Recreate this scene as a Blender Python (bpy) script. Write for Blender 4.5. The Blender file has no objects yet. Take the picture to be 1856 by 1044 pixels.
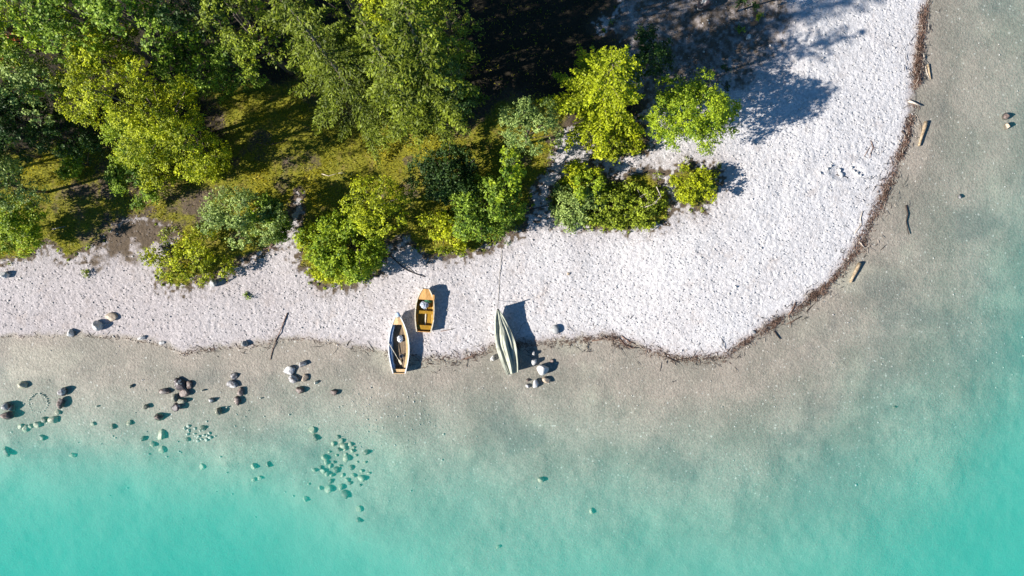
import bpy, bmesh, math, random
import numpy as np
from mathutils import Vector, Matrix

# ------------------------------------------------------------------ scene, camera, light
SC = bpy.context.scene
COL = SC.collection
PXM, CAMH = 22.5, 55.0            # photo pixels per metre at lake level, camera height in metres
SUN_AZ, SUN_EL = math.radians(16.5), math.radians(30.0)

cam_d = bpy.data.cameras.new('camera')
cam = bpy.data.objects.new('camera', cam_d); COL.objects.link(cam)
cam.location = (0, 0, CAMH)
cam_d.sensor_width = 36
cam_d.lens = 36 * CAMH / (1856 / PXM)
cam_d.clip_start = 0.5; cam_d.clip_end = 3000
SC.camera = cam

world = bpy.data.worlds.new('World'); SC.world = world; world.use_nodes = True
wn = world.node_tree; wn.nodes.clear()
wo = wn.nodes.new('ShaderNodeOutputWorld'); wb = wn.nodes.new('ShaderNodeBackground')
sky = wn.nodes.new('ShaderNodeTexSky'); sky.sky_type = 'NISHITA'; sky.sun_disc = False
sky.sun_elevation = SUN_EL; sky.sun_rotation = math.radians(270 - 16.5)
sky.air_density = 0.9; sky.dust_density = 0.0; sky.ozone_density = 4.0
gr_ = wn.nodes.new('ShaderNodeMix'); gr_.data_type = 'RGBA'; gr_.blend_type = 'MULTIPLY'; gr_.inputs[0].default_value = 1.0
gr_.inputs[7].default_value = (0.66, 1.02, 1.15, 1)
wn.links.new(sky.outputs[0], gr_.inputs[6]); wn.links.new(gr_.outputs[2], wb.inputs[0]); wn.links.new(wb.outputs[0], wo.inputs[0])
wb.inputs[1].default_value = 0.05

sun_d = bpy.data.lights.new('sun', 'SUN'); sun_d.energy = 5.0; sun_d.angle = math.radians(0.55)
sun_d.color = (1.0, 0.95, 0.88)
sun = bpy.data.objects.new('sun', sun_d); COL.objects.link(sun)
ldir = Vector((math.cos(SUN_AZ) * math.cos(SUN_EL), math.sin(SUN_AZ) * math.cos(SUN_EL), -math.sin(SUN_EL)))
sun.rotation_euler = ldir.to_track_quat('-Z', 'Y').to_euler()
sun.location = (-60, -20, 60)

SC.view_settings.view_transform = 'Standard'
SC.view_settings.look = 'None'
SC.view_settings.gamma = 1.0
SC.view_settings.use_curve_mapping = False
SC.view_settings.exposure = 0.95
SC.cycles.use_denoising = True
SC.cycles.max_bounces = 8
SC.cycles.diffuse_bounces = 3
SC.cycles.transparent_max_bounces = 12
SC.cycles.volume_bounces = 2

# ------------------------------------------------------------------ helpers
def P(px, py, z=0.0):
    """the point at height z that stands at this pixel of the aerial photograph"""
    k = (CAMH - z) / CAMH / PXM
    return ((px - 928) * k, (522 - py) * k, z)

def smooth(a, b, x):
    t = np.clip((x - a) / (b - a), 0, 1)
    return t * t * (3 - 2 * t)

def vnoise(x, y, seed):
    xi = np.floor(x).astype(np.int64); yi = np.floor(y).astype(np.int64)
    fx = x - xi; fy = y - yi
    fx = fx * fx * (3 - 2 * fx); fy = fy * fy * (3 - 2 * fy)
    def h(a, b):
        n = (a * 374761393 + b * 668265263 + seed * 974634777) & 0xFFFFFFFF
        n = ((n ^ (n >> 13)) * 1274126177) & 0xFFFFFFFF
        return ((n ^ (n >> 16)) & 0xFFFF) / 65535.0
    return (h(xi, yi) * (1 - fx) * (1 - fy) + h(xi + 1, yi) * fx * (1 - fy)
            + h(xi, yi + 1) * (1 - fx) * fy + h(xi + 1, yi + 1) * fx * fy)

def fbm(x, y, seed, octaves=4):
    s = np.zeros_like(x, dtype=float); a = 0.5; t = 0
    for k in range(octaves):
        s += a * vnoise(x * 2 ** k + 17.3 * k, y * 2 ** k - 9.1 * k, seed + k); t += a; a *= 0.5
    return s / t - 0.5

def mesh_np(name, V, F, mat=None, parent=None, smooth_shade=False, attrs=None):
    V = np.asarray(V, dtype=np.float32); F = np.asarray(F, dtype=np.int32)
    me = bpy.data.meshes.new(name)
    me.vertices.add(len(V)); me.vertices.foreach_set('co', V.ravel())
    k = F.shape[1]
    me.loops.add(F.size); me.loops.foreach_set('vertex_index', F.ravel())
    me.polygons.add(len(F))
    me.polygons.foreach_set('loop_start', np.arange(0, F.size, k, dtype=np.int32))
    me.polygons.foreach_set('loop_total', np.full(len(F), k, dtype=np.int32))
    if smooth_shade:
        me.polygons.foreach_set('use_smooth', np.ones(len(F), dtype=bool))
    if attrs:
        for n, a in attrs.items():
            at = me.attributes.new(n, 'FLOAT', 'POINT')
            at.data.foreach_set('value', np.asarray(a, dtype=np.float32))
    me.update(calc_edges=True); me.validate()
    o = bpy.data.objects.new(name, me); COL.objects.link(o)
    if mat: me.materials.append(mat)
    if parent: o.parent = parent
    return o

class MB:
    """collects shapes and links them as one mesh"""
    def __init__(s): s.v = []; s.f = []
    def add(s, V, F):
        b = len(s.v); s.v += [tuple(p) for p in V]; s.f += [tuple(i + b for i in q) for q in F]
    def tube(s, pts, rad, n=7, cap=True):
        pts = [Vector(p) for p in pts]; V = []; F = []
        up = Vector((0.13, 0.27, 0.95))
        for i, p in enumerate(pts):
            d = (pts[min(i + 1, len(pts) - 1)] - pts[max(i - 1, 0)])
            d = d.normalized() if d.length > 1e-9 else Vector((0, 0, 1))
            a = d.cross(up)
            if a.length < 0.15: a = d.cross(Vector((1, 0.1, 0)))
            a.normalize(); b = d.cross(a)
            for k in range(n):
                t = 2 * math.pi * k / n
                V.append(p + (a * math.cos(t) + b * math.sin(t)) * rad[i])
        for i in range(len(pts) - 1):
            for k in range(n):
                F.append((i * n + k, i * n + (k + 1) % n, (i + 1) * n + (k + 1) % n, (i + 1) * n + k))
        if cap:
            F.append(tuple(reversed(range(n)))); F.append(tuple((len(pts) - 1) * n + k for k in range(n)))
        s.add(V, F)
    def box(s, c, size, rz=0.0, bev=0.0):
        hx, hy, hz = size[0] / 2, size[1] / 2, size[2] / 2
        cs, sn = math.cos(rz), math.sin(rz)
        b = min(bev, hx * .9, hy * .9)
        out = [(-hx + b, -hy), (hx - b, -hy), (hx, -hy + b), (hx, hy - b), (hx - b, hy), (-hx + b, hy), (-hx, hy - b), (-hx, -hy + b)] if b else [(-hx, -hy), (hx, -hy), (hx, hy), (-hx, hy)]
        n = len(out); V = []
        for z in (-hz, hz):
            for x, y in out: V.append((c[0] + x * cs - y * sn, c[1] + x * sn + y * cs, c[2] + z))
        F = [tuple(reversed(range(n))), tuple(range(n, 2 * n))] + [(k, (k + 1) % n, n + (k + 1) % n, n + k) for k in range(n)]
        s.add(V, F)
    def build(s, name, mat, parent=None, shade=False):
        me = bpy.data.meshes.new(name); me.from_pydata(s.v, [], s.f); me.update()
        if shade:
            for p in me.polygons: p.use_smooth = True
        me.materials.append(mat)
        o = bpy.data.objects.new(name, me); COL.objects.link(o)
        if parent: o.parent = parent
        return o

def tag(o, label=None, cat=None, group=None, kind=None):
    if label: o['label'] = label
    if cat: o['category'] = cat
    if group: o['group'] = group
    if kind: o['kind'] = kind
    return o

def empty(name, loc, rz=0.0):
    o = bpy.data.objects.new(name, None); COL.objects.link(o)
    o.location = loc; o.rotation_euler = (0, 0, rz); o.empty_display_size = 0.3
    return o

# ------------------------------------------------------------------ materials
class NT:
    def __init__(s, name):
        s.m = bpy.data.materials.new(name); s.m.use_nodes = True
        s.t = s.m.node_tree; s.t.nodes.clear()
        s.out = s.n('ShaderNodeOutputMaterial')
    def n(s, k, **kw):
        x = s.t.nodes.new(k)
        for a, b in kw.items(): setattr(x, a, b)
        return x
    def l(s, a, b): s.t.links.new(a, b)
    def setin(s, sock, v):
        if hasattr(v, 'is_linked') or hasattr(v, 'links'): s.l(v, sock)
        elif isinstance(v, (tuple, list)): sock.default_value = tuple(v) + ((1,) if len(v) == 3 and len(sock.default_value) == 4 else ())
        else: sock.default_value = v
    def pos(s): return s.n('ShaderNodeNewGeometry').outputs['Position']
    def noise(s, vec, scale, detail=3, rough=0.6, dist=0.0):
        x = s.n('ShaderNodeTexNoise'); s.l(vec, x.inputs['Vector'])
        x.inputs['Scale'].default_value = scale; x.inputs['Detail'].default_value = detail
        x.inputs['Roughness'].default_value = rough; x.inputs['Distortion'].default_value = dist
        return x.outputs['Fac']
    def voro(s, vec, scale, out='Distance', feature='F1'):
        x = s.n('ShaderNodeTexVoronoi', feature=feature); s.l(vec, x.inputs['Vector'])
        x.inputs['Scale'].default_value = scale
        return x.outputs[out]
    def attr(s, name):
        return s.n('ShaderNodeAttribute', attribute_name=name).outputs['Fac']
    def math(s, op, a, b=0.0, c=None, clamp=False):
        x = s.n('ShaderNodeMath', operation=op, use_clamp=clamp)
        s.setin(x.inputs[0], a); s.setin(x.inputs[1], b)
        if c is not None: s.setin(x.inputs[2], c)
        return x.outputs[0]
    def ramp(s, v, a, b, lo=0.0, hi=1.0):
        x = s.n('ShaderNodeMapRange', interpolation_type='SMOOTHSTEP'); s.setin(x.inputs[0], v)
        for i, q in enumerate((a, b, lo, hi)): s.setin(x.inputs[1 + i], q)
        return x.outputs[0]
    def mix(s, f, a, b, mode='MIX'):
        x = s.n('ShaderNodeMix', data_type='RGBA', blend_type=mode)
        s.setin(x.inputs[0], f); s.setin(x.inputs[6], a); s.setin(x.inputs[7], b)
        return x.outputs[2]
    def scale(s, c, f):
        """colour times a value"""
        x = s.n('ShaderNodeVectorMath', operation='SCALE'); s.setin(x.inputs[0], c); s.setin(x.inputs['Scale'], f)
        return x.outputs[0]
    def bump(s, h, strength, dist):
        x = s.n('ShaderNodeBump'); s.l(h, x.inputs['Height'])
        x.inputs['Strength'].default_value = strength; x.inputs['Distance'].default_value = dist
        return x.outputs[0]
    def bsdf(s, color, rough=0.7, normal=None, spec=0.3, **kw):
        b = s.n('ShaderNodeBsdfPrincipled'); s.setin(b.inputs['Base Color'], color)
        s.setin(b.inputs['Roughness'], rough); s.setin(b.inputs['Specular IOR Level'], spec)
        if normal: s.l(normal, b.inputs['Normal'])
        for k, v in kw.items(): s.setin(b.inputs[k.replace('_', ' ')], v)
        s.l(b.outputs[0], s.out.inputs[0]); return b

def mat_ground():
    t = NT('ground_surface'); p = t.pos()
    sep = t.n('ShaderNodeSeparateXYZ'); t.l(p, sep.inputs[0]); z = sep.outputs[2]
    nf = t.noise(p, 7.0, 3, .7); nm = t.noise(p, 1.3, 4, .6); nb = t.noise(p, 0.22, 4, .55)
    cell = t.voro(p, 9.0, 'Color'); cs = t.n('ShaderNodeSeparateColor'); t.l(cell, cs.inputs[0])
    speck = t.voro(p, 5.0, 'Distance')
    # dry limestone gravel
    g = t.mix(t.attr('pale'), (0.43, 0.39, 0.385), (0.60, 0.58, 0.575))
    g = t.scale(g, t.math('MULTIPLY_ADD', cs.outputs[0], 0.34, t.math('MULTIPLY_ADD', nf, 0.5, 0.56)))
    g = t.mix(t.math('MULTIPLY', t.ramp(t.noise(p, 0.6, 5, .7), .52, .74), .42), g, (0.40, 0.33, 0.29))
    # wet and submerged gravel
    w = t.mix(t.ramp(nb, .38, .62), (0.255, 0.232, 0.190), (0.335, 0.290, 0.240))
    w = t.mix(t.attr('bedpatch'), w, (0.37, 0.345, 0.275))
    w = t.mix(t.attr('beddark'), w, (0.19, 0.185, 0.16))
    w = t.scale(w, t.math('MULTIPLY_ADD', cs.outputs[1], 0.30, t.math('MULTIPLY_ADD', nf, 0.7, 0.52)))
    wh = t.math('MULTIPLY', t.math('GREATER_THAN', cs.outputs[2], .992), t.math('LESS_THAN', z, 0.0))
    w = t.mix(t.math('MULTIPLY', wh, 0.7), w, (0.6, 0.58, 0.52))
    # fine pale silt on the deeper bed
    depth = t.math('MULTIPLY', z, -1.0)
    silt = t.mix(nb, (0.29, 0.32, 0.25), (0.45, 0.46, 0.375))
    silt = t.scale(silt, t.math('MULTIPLY_ADD', nf, 0.25, 0.87))
    w = t.mix(t.math('MULTIPLY', t.ramp(t.math('MULTIPLY_ADD', nm, 0.8, depth), .7, 3.4), .95), w, silt)
    wetline = t.math('ADD', z, t.math('MULTIPLY_ADD', nm, -0.10, 0.05))
    col = t.mix(t.ramp(wetline, 0.015, 0.075), w, g)
    # soil and grass, with wood shade painted into the soil
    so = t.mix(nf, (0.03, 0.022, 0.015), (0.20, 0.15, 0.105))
    so = t.mix(t.attr('shade_soil'), so, t.mix(nf, (0.008, 0.007, 0.005), (0.055, 0.045, 0.028)))
    col = t.mix(t.ramp(t.math('MULTIPLY_ADD', nf, .5, t.attr('soil')), .45, .95), col, so)
    gr = t.mix(nf, (0.015, 0.024, 0.004), (0.36, 0.335, 0.03))
    gr = t.mix(t.math('MULTIPLY', t.ramp(nm, .5, .75), .6), gr, (0.22, 0.15, 0.06))
    col = t.mix(t.ramp(t.math('MULTIPLY_ADD', nf, .6, t.attr('grass')), .55, 1.0), col, gr)
    mp = t.n('ShaderNodeMapping'); mp.inputs['Rotation'].default_value = (0, 0, -2.05); mp.inputs['Scale'].default_value = (2.3, 4.6, 3.0); t.l(p, mp.inputs[0])
    pv = t.n('ShaderNodeTexVoronoi'); t.l(mp.outputs[0], pv.inputs['Vector']); pv.inputs['Scale'].default_value = 1.0; pv.inputs['Randomness'].default_value = 1.0
    psc = t.n('ShaderNodeSeparateColor'); t.l(pv.outputs['Color'], psc.inputs[0])
    pit = t.math('MULTIPLY', t.ramp(pv.outputs['Distance'], .08, .34, 1.0, 0.0), t.ramp(t.math('ADD', t.math('MULTIPLY_ADD', nm, .8, psc.outputs[0]), t.math('MULTIPLY_ADD', nb, 2.0, -1.0)), .45, 1.05))
    pit = t.math('MULTIPLY', pit, t.ramp(z, 0.02, 0.15))
    h = t.math('ADD', t.math('MULTIPLY', t.math('SUBTRACT', speck, t.math('MULTIPLY', pit, 4.2)), .5), t.math('ADD', t.math('MULTIPLY', nf, .9), t.math('MULTIPLY', t.voro(p, 14.0, 'Distance'), .4)))
    t.bsdf(col, t.ramp(wetline, 0.0, 0.08, 0.6, 0.95), t.bump(h, 0.68, 0.05), 0.2)
    return t.m

def mat_water():
    t = NT('lake_water'); p = t.pos()
    tr = t.n('ShaderNodeBsdfTransparent'); gl = t.n('ShaderNodeBsdfGlossy'); gl.inputs['Roughness'].default_value = 0.12
    h = t.noise(p, 1.6, 2, .5)
    t.l(t.bump(h, 0.25, 0.05), gl.inputs['Normal'])
    lw = t.n('ShaderNodeLayerWeight')
    fr = t.math('MULTIPLY_ADD', t.math('POWER', lw.outputs['Facing'], 5.0), .95, .02)
    mx = t.n('ShaderNodeMixShader'); t.l(fr, mx.inputs[0]); t.l(tr.outputs[0], mx.inputs[1]); t.l(gl.outputs[0], mx.inputs[2])
    t.l(mx.outputs[0], t.out.inputs[0])
    ab = t.n('ShaderNodeVolumeAbsorption'); ab.inputs['Color'].default_value = (0.0, 0.88, 0.80, 1); ab.inputs['Density'].default_value = 0.17
    scn = t.n('ShaderNodeVolumeScatter'); scn.inputs['Color'].default_value = (0.04, 0.90, 0.78, 1); scn.inputs['Density'].default_value = 0.15
    ad = t.n('ShaderNodeAddShader'); t.l(ab.outputs[0], ad.inputs[0]); t.l(scn.outputs[0], ad.inputs[1])
    t.l(ad.outputs[0], t.out.inputs['Volume'])
    return t.m

def mat_leaf(name, a, b, trans=0.22, spec=0.25):
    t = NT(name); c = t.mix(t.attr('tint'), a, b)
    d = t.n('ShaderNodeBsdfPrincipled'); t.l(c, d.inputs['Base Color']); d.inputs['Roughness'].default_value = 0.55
    d.inputs['Specular IOR Level'].default_value = spec
    tr = t.n('ShaderNodeBsdfTranslucent'); t.l(t.mix(1.0, c, (1.25, 1.15, 0.45), 'MULTIPLY'), tr.inputs[0])
    mx = t.n('ShaderNodeMixShader'); mx.inputs[0].default_value = trans
    t.l(d.outputs[0], mx.inputs[1]); t.l(tr.outputs[0], mx.inputs[2]); t.l(mx.outputs[0], t.out.inputs[0])
    return t.m

def mat_simple(name, a, b, scale=6.0, rough=0.7, bump=0.3, bd=0.02, spec=0.3, lo=.35, hi=.65, stretch=None, **kw):
    t = NT(name)
    co = t.n('ShaderNodeTexCoord').outputs['Object']
    if stretch:
        mp = t.n('ShaderNodeMapping'); mp.inputs['Scale'].default_value = stretch; t.l(co, mp.inputs[0]); co = mp.outputs[0]
    n = t.noise(co, scale, 4, .65)
    t.bsdf(t.mix(t.ramp(n, lo, hi), a, b), rough, t.bump(n, bump, bd) if bump else None, spec, **kw)
    return t.m

def mat_rock(name, a, b, dark=(0.035, 0.03, 0.027), wet_h=0.12, lime=0.0):
    t = NT(name); p = t.pos()
    sep = t.n('ShaderNodeSeparateXYZ'); t.l(p, sep.inputs[0])
    n = t.noise(p, 5.0, 5, .65); n2 = t.noise(p, 2.3, 3, .5)
    c = t.mix(t.ramp(n, .3, .7), a, b)
    if lime: c = t.mix(t.ramp(n2, .56, .62, 0, lime), c, (0.62, 0.60, 0.56))
    if wet_h:
        wz = t.math('ADD', sep.outputs[2], t.math('MULTIPLY_ADD', n2, -0.14, 0.07))
        c = t.mix(t.ramp(wz, 0.0, wet_h, 0.75, 0.0), c, dark)
        c = t.mix(t.ramp(sep.outputs[2], -0.35, -0.12, 0.8, 0.0), c, (0.40, 0.38, 0.28))
    t.bsdf(c, 0.5, t.bump(n, .8, .06), 0.5)
    return t.m

M = {
    'ground': mat_ground(), 'water': mat_water(),
    'leaf_green': mat_leaf('leaf_mid_green', (0.03, 0.085, 0.008), (0.36, 0.50, 0.045)),
    'leaf_bright': mat_leaf('leaf_bright_green', (0.06, 0.14, 0.006), (0.46, 0.56, 0.028)),
    'leaf_yellow': mat_leaf('leaf_yellow_green', (0.08, 0.12, 0.006), (0.60, 0.65, 0.018)),
    'leaf_grey': mat_leaf('leaf_grey_green', (0.07, 0.13, 0.025), (0.44, 0.55, 0.15)),
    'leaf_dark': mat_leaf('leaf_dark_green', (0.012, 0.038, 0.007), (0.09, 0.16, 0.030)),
    'leaf_spruce': mat_leaf('needles_olive_green', (0.025, 0.045, 0.006), (0.38, 0.46, 0.03), .15),
    'leaf_rust': mat_leaf('leaf_rust_brown', (0.14, 0.045, 0.012), (0.55, 0.20, 0.07), .2),
    'leaf_lime': mat_leaf('needles_lime_green', (0.16, 0.21, 0.008), (0.66, 0.72, 0.02)),
    'leaf_olive': mat_leaf('leaf_light_olive', (0.08, 0.12, 0.010), (0.46, 0.55, 0.040)),
    'grass': mat_leaf('grass_blades', (0.07, 0.13, 0.006), (0.62, 0.52, 0.03), .3),
    'bark': mat_simple('grey_brown_bark', (0.09, 0.065, 0.05), (0.20, 0.16, 0.13), 9, .85, .6, .03),
    'bark_pale': mat_simple('pale_bark', (0.22, 0.19, 0.16), (0.38, 0.34, 0.29), 9, .85, .5, .02),
    'drift': mat_simple('dark_drift_litter', (0.085, 0.050, 0.036), (0.30, 0.19, 0.14), 3, .85, .3),
    'drift_dark': mat_simple('soaked_wood', (0.025, 0.018, 0.015), (0.07, 0.05, 0.04), 6, .7, .5),
    'drift_tan': mat_simple('tan_driftwood', (0.24, 0.17, 0.10), (0.46, 0.36, 0.24), 5, .75, .5, .02, stretch=(1, 1, 1)),
    'drift_pale': mat_simple('bleached_driftwood', (0.38, 0.31, 0.25), (0.60, 0.53, 0.45), 6, .8, .5),
    'pebble': mat_rock('loose_pebble', (0.40, 0.37, 0.35), (0.66, 0.63, 0.60), wet_h=0),
    'rock_pale': mat_rock('pale_limestone', (0.42, 0.40, 0.38), (0.68, 0.66, 0.64)),
    'rock_grey': mat_rock('grey_stone', (0.20, 0.20, 0.20), (0.42, 0.42, 0.41)),
    'rock_tan': mat_rock('tan_stone', (0.33, 0.25, 0.17), (0.55, 0.45, 0.34)),
    'rock_brown': mat_rock('brown_wet_stone', (0.07, 0.050, 0.042), (0.27, 0.20, 0.17), lime=.25),
    'rock_black': mat_rock('black_wet_stone', (0.018, 0.015, 0.019), (0.10, 0.075, 0.08), lime=.85),
    'rock_mixed': mat_rock('dark_and_white_stone', (0.06, 0.05, 0.055), (0.5, 0.48, 0.47), lime=1.0),
    'rock_silt': mat_rock('silt_covered_stone', (0.32, 0.31, 0.22), (0.50, 0.47, 0.35), wet_h=0),
    'rock_siltdark': mat_rock('weed_covered_stone', (0.10, 0.11, 0.08), (0.26, 0.25, 0.19), wet_h=0),
    'rock_white': mat_rock('white_underwater_stone', (0.42, 0.41, 0.34), (0.62, 0.60, 0.52), wet_h=0),
}

# ------------------------------------------------------------------ terrain
SHORE = [(-9000, 500), (-1500, 560), (-300, 604), (0, 612), (60, 611), (130, 608), (200, 612), (300, 630), (330, 645), (370, 634), (440, 628), (520, 618),
         (600, 624), (660, 632), (700, 640), (760, 655), (830, 653), (880, 641), (900, 626), (960, 626), (1040, 622),
         (1100, 612), (1125, 622), (1160, 632), (1200, 645), (1265, 656), (1320, 648), (1350, 625), (1385, 602), (1440, 568),
         (1500, 518), (1545, 468), (1568, 430), (1590, 390), (1602, 350), (1628, 305), (1645, 250), (1655, 200), (1664, 140),
         (1670, 80), (1676, 30), (1684, 0), (1720, -300), (1900, -1500), (3000, -9000)]
SH = np.array([P(a, b)[:2] for a, b in SHORE])

def seg_dist(x, y, poly, closed=False):
    best = np.full(x.shape, 1e9)
    n = len(poly)
    for i in range(n if closed else n - 1):
        a = poly[i]; b = poly[(i + 1) % n]
        dx, dy = b[0] - a[0], b[1] - a[1]
        t = np.clip(((x - a[0]) * dx + (y - a[1]) * dy) / (dx * dx + dy * dy), 0, 1)
        best = np.minimum(best, np.hypot(x - a[0] - t * dx, y - a[1] - t * dy))
    return best

def inside(x, y, poly):
    c = np.zeros(x.shape, bool); n = len(poly)
    for i in range(n):
        a = poly[i]; b = poly[(i + 1) % n]
        if a[1] == b[1]: continue
        k = ((a[1] > y) != (b[1] > y)) & (x < (b[0] - a[0]) * (y - a[1]) / (b[1] - a[1]) + a[0])
        c ^= k
    return c

def sdf_px(x, y, pts):
    poly = [P(a, b)[:2] for a, b in pts]
    d = seg_dist(x, y, poly, True)
    return np.where(inside(x, y, poly), d, -d)

LAND = [tuple(p) for p in SH] + [(-8000, 9000), (-9000 / PXM, 9000)]
def shore_d(x, y):
    d = seg_dist(x, y, SH)
    return np.where(inside(x, y, LAND), d, -d)

DEPTH = [(0, 650, 0.07), (0, 700, 0.18), (100, 740, 0.28), (0, 800, 0.80), (0, 900, 2.50), (0, 1040, 3.70), (200, 800, 0.75), (200, 900, 2.50), (400, 1044, 3.90),
         (400, 850, 1.25), (300, 690, 0.06), (300, 725, 0.14), (430, 720, 0.12), (100, 700, 0.16), (300, 765, 0.42), (400, 940, 3.00), (550, 1000, 2.90), (550, 900, 1.80), (600, 820, 1.00), (650, 950, 1.64), (650, 1040, 2.90),
         (500, 750, 0.30), (500, 690, 0.15), (700, 750, 0.24), (700, 850, 1.10), (800, 700, 0.09), (850, 800, 0.55), (850, 950, 1.70), (850, 1040, 1.95), (1000, 700, 0.09), (1000, 850, 0.85),
         (1000, 950, 1.50), (1050, 1040, 2.00), (1200, 720, 0.06), (1200, 850, 0.75), (1200, 950, 1.40), (1200, 1040, 2.10), (1350, 710, 0.07), (1350, 800, 0.50),
         (1350, 900, 1.10), (1400, 1040, 2.00), (1500, 600, 0.07), (1500, 750, 0.36), (1500, 900, 1.30), (1600, 450, 0.07), (1600, 650, 0.33), (1600, 800, 1.05), (1600, 950, 1.80),
         (1650, 1044, 2.60), (1750, 300, 0.18), (1750, 500, 0.36), (1750, 700, 0.85), (1750, 850, 1.70), (1800, 1000, 3.20), (1850, 100, 0.20), (1850, 300, 0.30), (1850, 500, 0.75),
         (1850, 650, 1.10), (1850, 850, 2.50), (1700, 100, 0.07), (1760, 0, 0.15), (-600, 1000, 4.50), (-600, 700, 1.17), (0, 1500, 5.00), (1000, 1500, 5.00), (2000, 1500, 5.50), (2300, 800, 4.00), (2300, 200, 1.50), (2200, -300, 1.20)]
_dp = np.array([P(a, b)[:2] for a, b, _ in DEPTH]); _dv = np.array([c for *_, c in DEPTH])
def _phi(r): return r
_A = _phi(np.hypot(_dp[:, None, 0] - _dp[None, :, 0], _dp[:, None, 1] - _dp[None, :, 1])) + np.eye(len(_dp)) * 0.3
_w = np.linalg.solve(_A, _dv - 1.5)
def depth_at(x, y):
    s = np.full(x.shape, 1.5)
    for (a, b), w in zip(_dp, _w): s += w * np.hypot(x - a, y - b)
    far = np.maximum(np.abs(x) - 60, 0) + np.maximum(np.abs(y) - 40, 0)
    return np.clip(s, 0.05, 5.0) * np.exp(-far / 20) + (1 - np.exp(-far / 20)) * 5.0

GREEN = [(-9000, 300), (-300, 470), (0, 480), (50, 470), (90, 438), (130, 463), (160, 455), (195, 425), (230, 395), (290, 400), (330, 430), (300, 470), (300, 505), (330, 522), (380, 500),
         (420, 478), (470, 455), (515, 420), (530, 385), (545, 350), (560, 385), (552, 470), (590, 518), (650, 515), (688, 488), (698, 432), (740, 425), (770, 445), (800, 457), (850, 448), (900, 432),
         (945, 405), (965, 360), (990, 310), (1000, 262), (1030, 225), (1120, 285), (1160, 270), (1150, 190), (1095, 150), (1120, 95), (1075, 55), (1115, 20), (1090, -40), (1100, -300), (1300, -1500), (1500, -9000), (-9000, -9000)]
ISL1 = [(1000, 350), (1030, 305), (1070, 315), (1120, 330), (1180, 318), (1205, 355), (1200, 395), (1140, 410), (1060, 412), (1010, 385)]
ISL2 = [(1215, 325), (1250, 305), (1295, 312), (1300, 340), (1262, 372), (1225, 360)]
SOILS = [[(150, 470), (190, 400), (180, 290), (215, 280), (240, 330), (300, 340), (420, 330), (420, 400), (330, 440), (260, 480), (190, 480)],
         [(385, 190), (410, 180), (440, 240), (430, 260), (395, 230)], [(90, 380), (150, 330), (200, 340), (220, 400), (150, 420)],
         [(1060, 285), (1150, 275), (1250, 285), (1300, 270), (1310, 300), (1180, 320), (1060, 310)],
         [(960, 400), (985, 330), (1010, 300), (1000, 350), (1000, 400), (960, 420)],
         [(720, 340), (750, 330), (760, 360), (735, 370)], [(890, 200), (1000, 150), (1050, 90), (1100, 20), (1000, 0), (960, 100), (880, 160)],
         [(470, 250), (600, 300), (560, 320), (450, 290)]]
TRACK = [(820, -20), (850, 30), (900, 80), (925, 130), (880, 200), (820, 250)]

def grid_axis(lo, hi, step, far):
    a = list(np.arange(lo, hi + step / 2, step)); s = step
    left, right = [], []
    v = lo
    while v > -far: s *= 1.22; v -= s; left.append(v)
    v = hi; s = step
    while v < far: s *= 1.22; v += s; right.append(v)
    return np.array(left[::-1] + a + right)

gx = grid_axis(-42.5, 42.5, 0.1, 700); gy = grid_axis(-24.5, 24.5, 0.1, 700)
NX, NY = len(gx), len(gy)
X, Y = np.meshgrid(gx, gy)
wob = fbm(X * .6, Y * .6, 5) * 1.2 + fbm(X * 2.5, Y * 2.5, 6) * 0.5
D = shore_d(X, Y) + wob * 0.55
dep = depth_at(X, Y)
zl = 0.02 + 0.085 * np.minimum(D, 9) + 0.02 * np.clip(D - 9, 0, 20) + 0.05 * np.clip(D - 60, 0, 400)
zl += fbm(X * .25, Y * .25, 9) * 0.35 * smooth(2, 9, D)
zw = -dep * smooth(0, 3.5, -D) - 0.02
zw += fbm(X * .35, Y * .35, 12) * 0.35 * np.clip(dep, 0, 1) * smooth(0, 3, -D) + fbm(X * 1.6, Y * 1.6, 14) * 0.05 * smooth(.3, 2, -D)
Z = np.where(D > 0, zl, zw)
green = np.maximum(np.maximum(sdf_px(X, Y, GREEN), sdf_px(X, Y, ISL1)), sdf_px(X, Y, ISL2)) + wob * 1.3
grass = smooth(-.35, .45, green)
soil = np.zeros_like(X)
for k_, s_ in enumerate(SOILS): soil = np.maximum(soil, smooth(-1.2, 1.0, sdf_px(X, Y, s_) + wob * 1.6) * (.45 if k_ in (3, 4) else 1) * (.55 + .45 * smooth(-.12, .12, fbm(X * .9, Y * .9, 34 + k_))))
tr_ = np.array([P(a, b)[:2] for a, b in TRACK])
track = smooth(1.1, .3, seg_dist(X, Y, tr_) + wob)
mott = fbm(X * .5, Y * .5, 31)
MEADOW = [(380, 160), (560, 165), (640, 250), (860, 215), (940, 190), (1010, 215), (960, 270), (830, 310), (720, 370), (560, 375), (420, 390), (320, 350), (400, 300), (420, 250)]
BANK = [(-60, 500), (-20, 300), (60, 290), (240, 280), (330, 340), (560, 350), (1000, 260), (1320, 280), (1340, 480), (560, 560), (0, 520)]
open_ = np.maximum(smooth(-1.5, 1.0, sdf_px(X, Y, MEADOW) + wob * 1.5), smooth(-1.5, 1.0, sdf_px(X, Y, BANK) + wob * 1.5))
shade_soil = (1 - open_) * smooth(-1, 1.5, green)  # dark leaf mould with the shade under the trees put into its colour
grass *= .18 + .82 * open_
soil = np.maximum(soil, track * .8)
grass *= (1 - .75 * soil)
grass *= 1 - smooth(.12, .28, mott) * .6 * smooth(0, 1, grass)
fine = fbm(X * 4, Y * 4, 33, 3)
soil = np.maximum(soil * .75, smooth(-1.4, .6, green + fine * 1.8))
soil = np.maximum(soil, smooth(-2.6, -.1, green) * .35)
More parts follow.
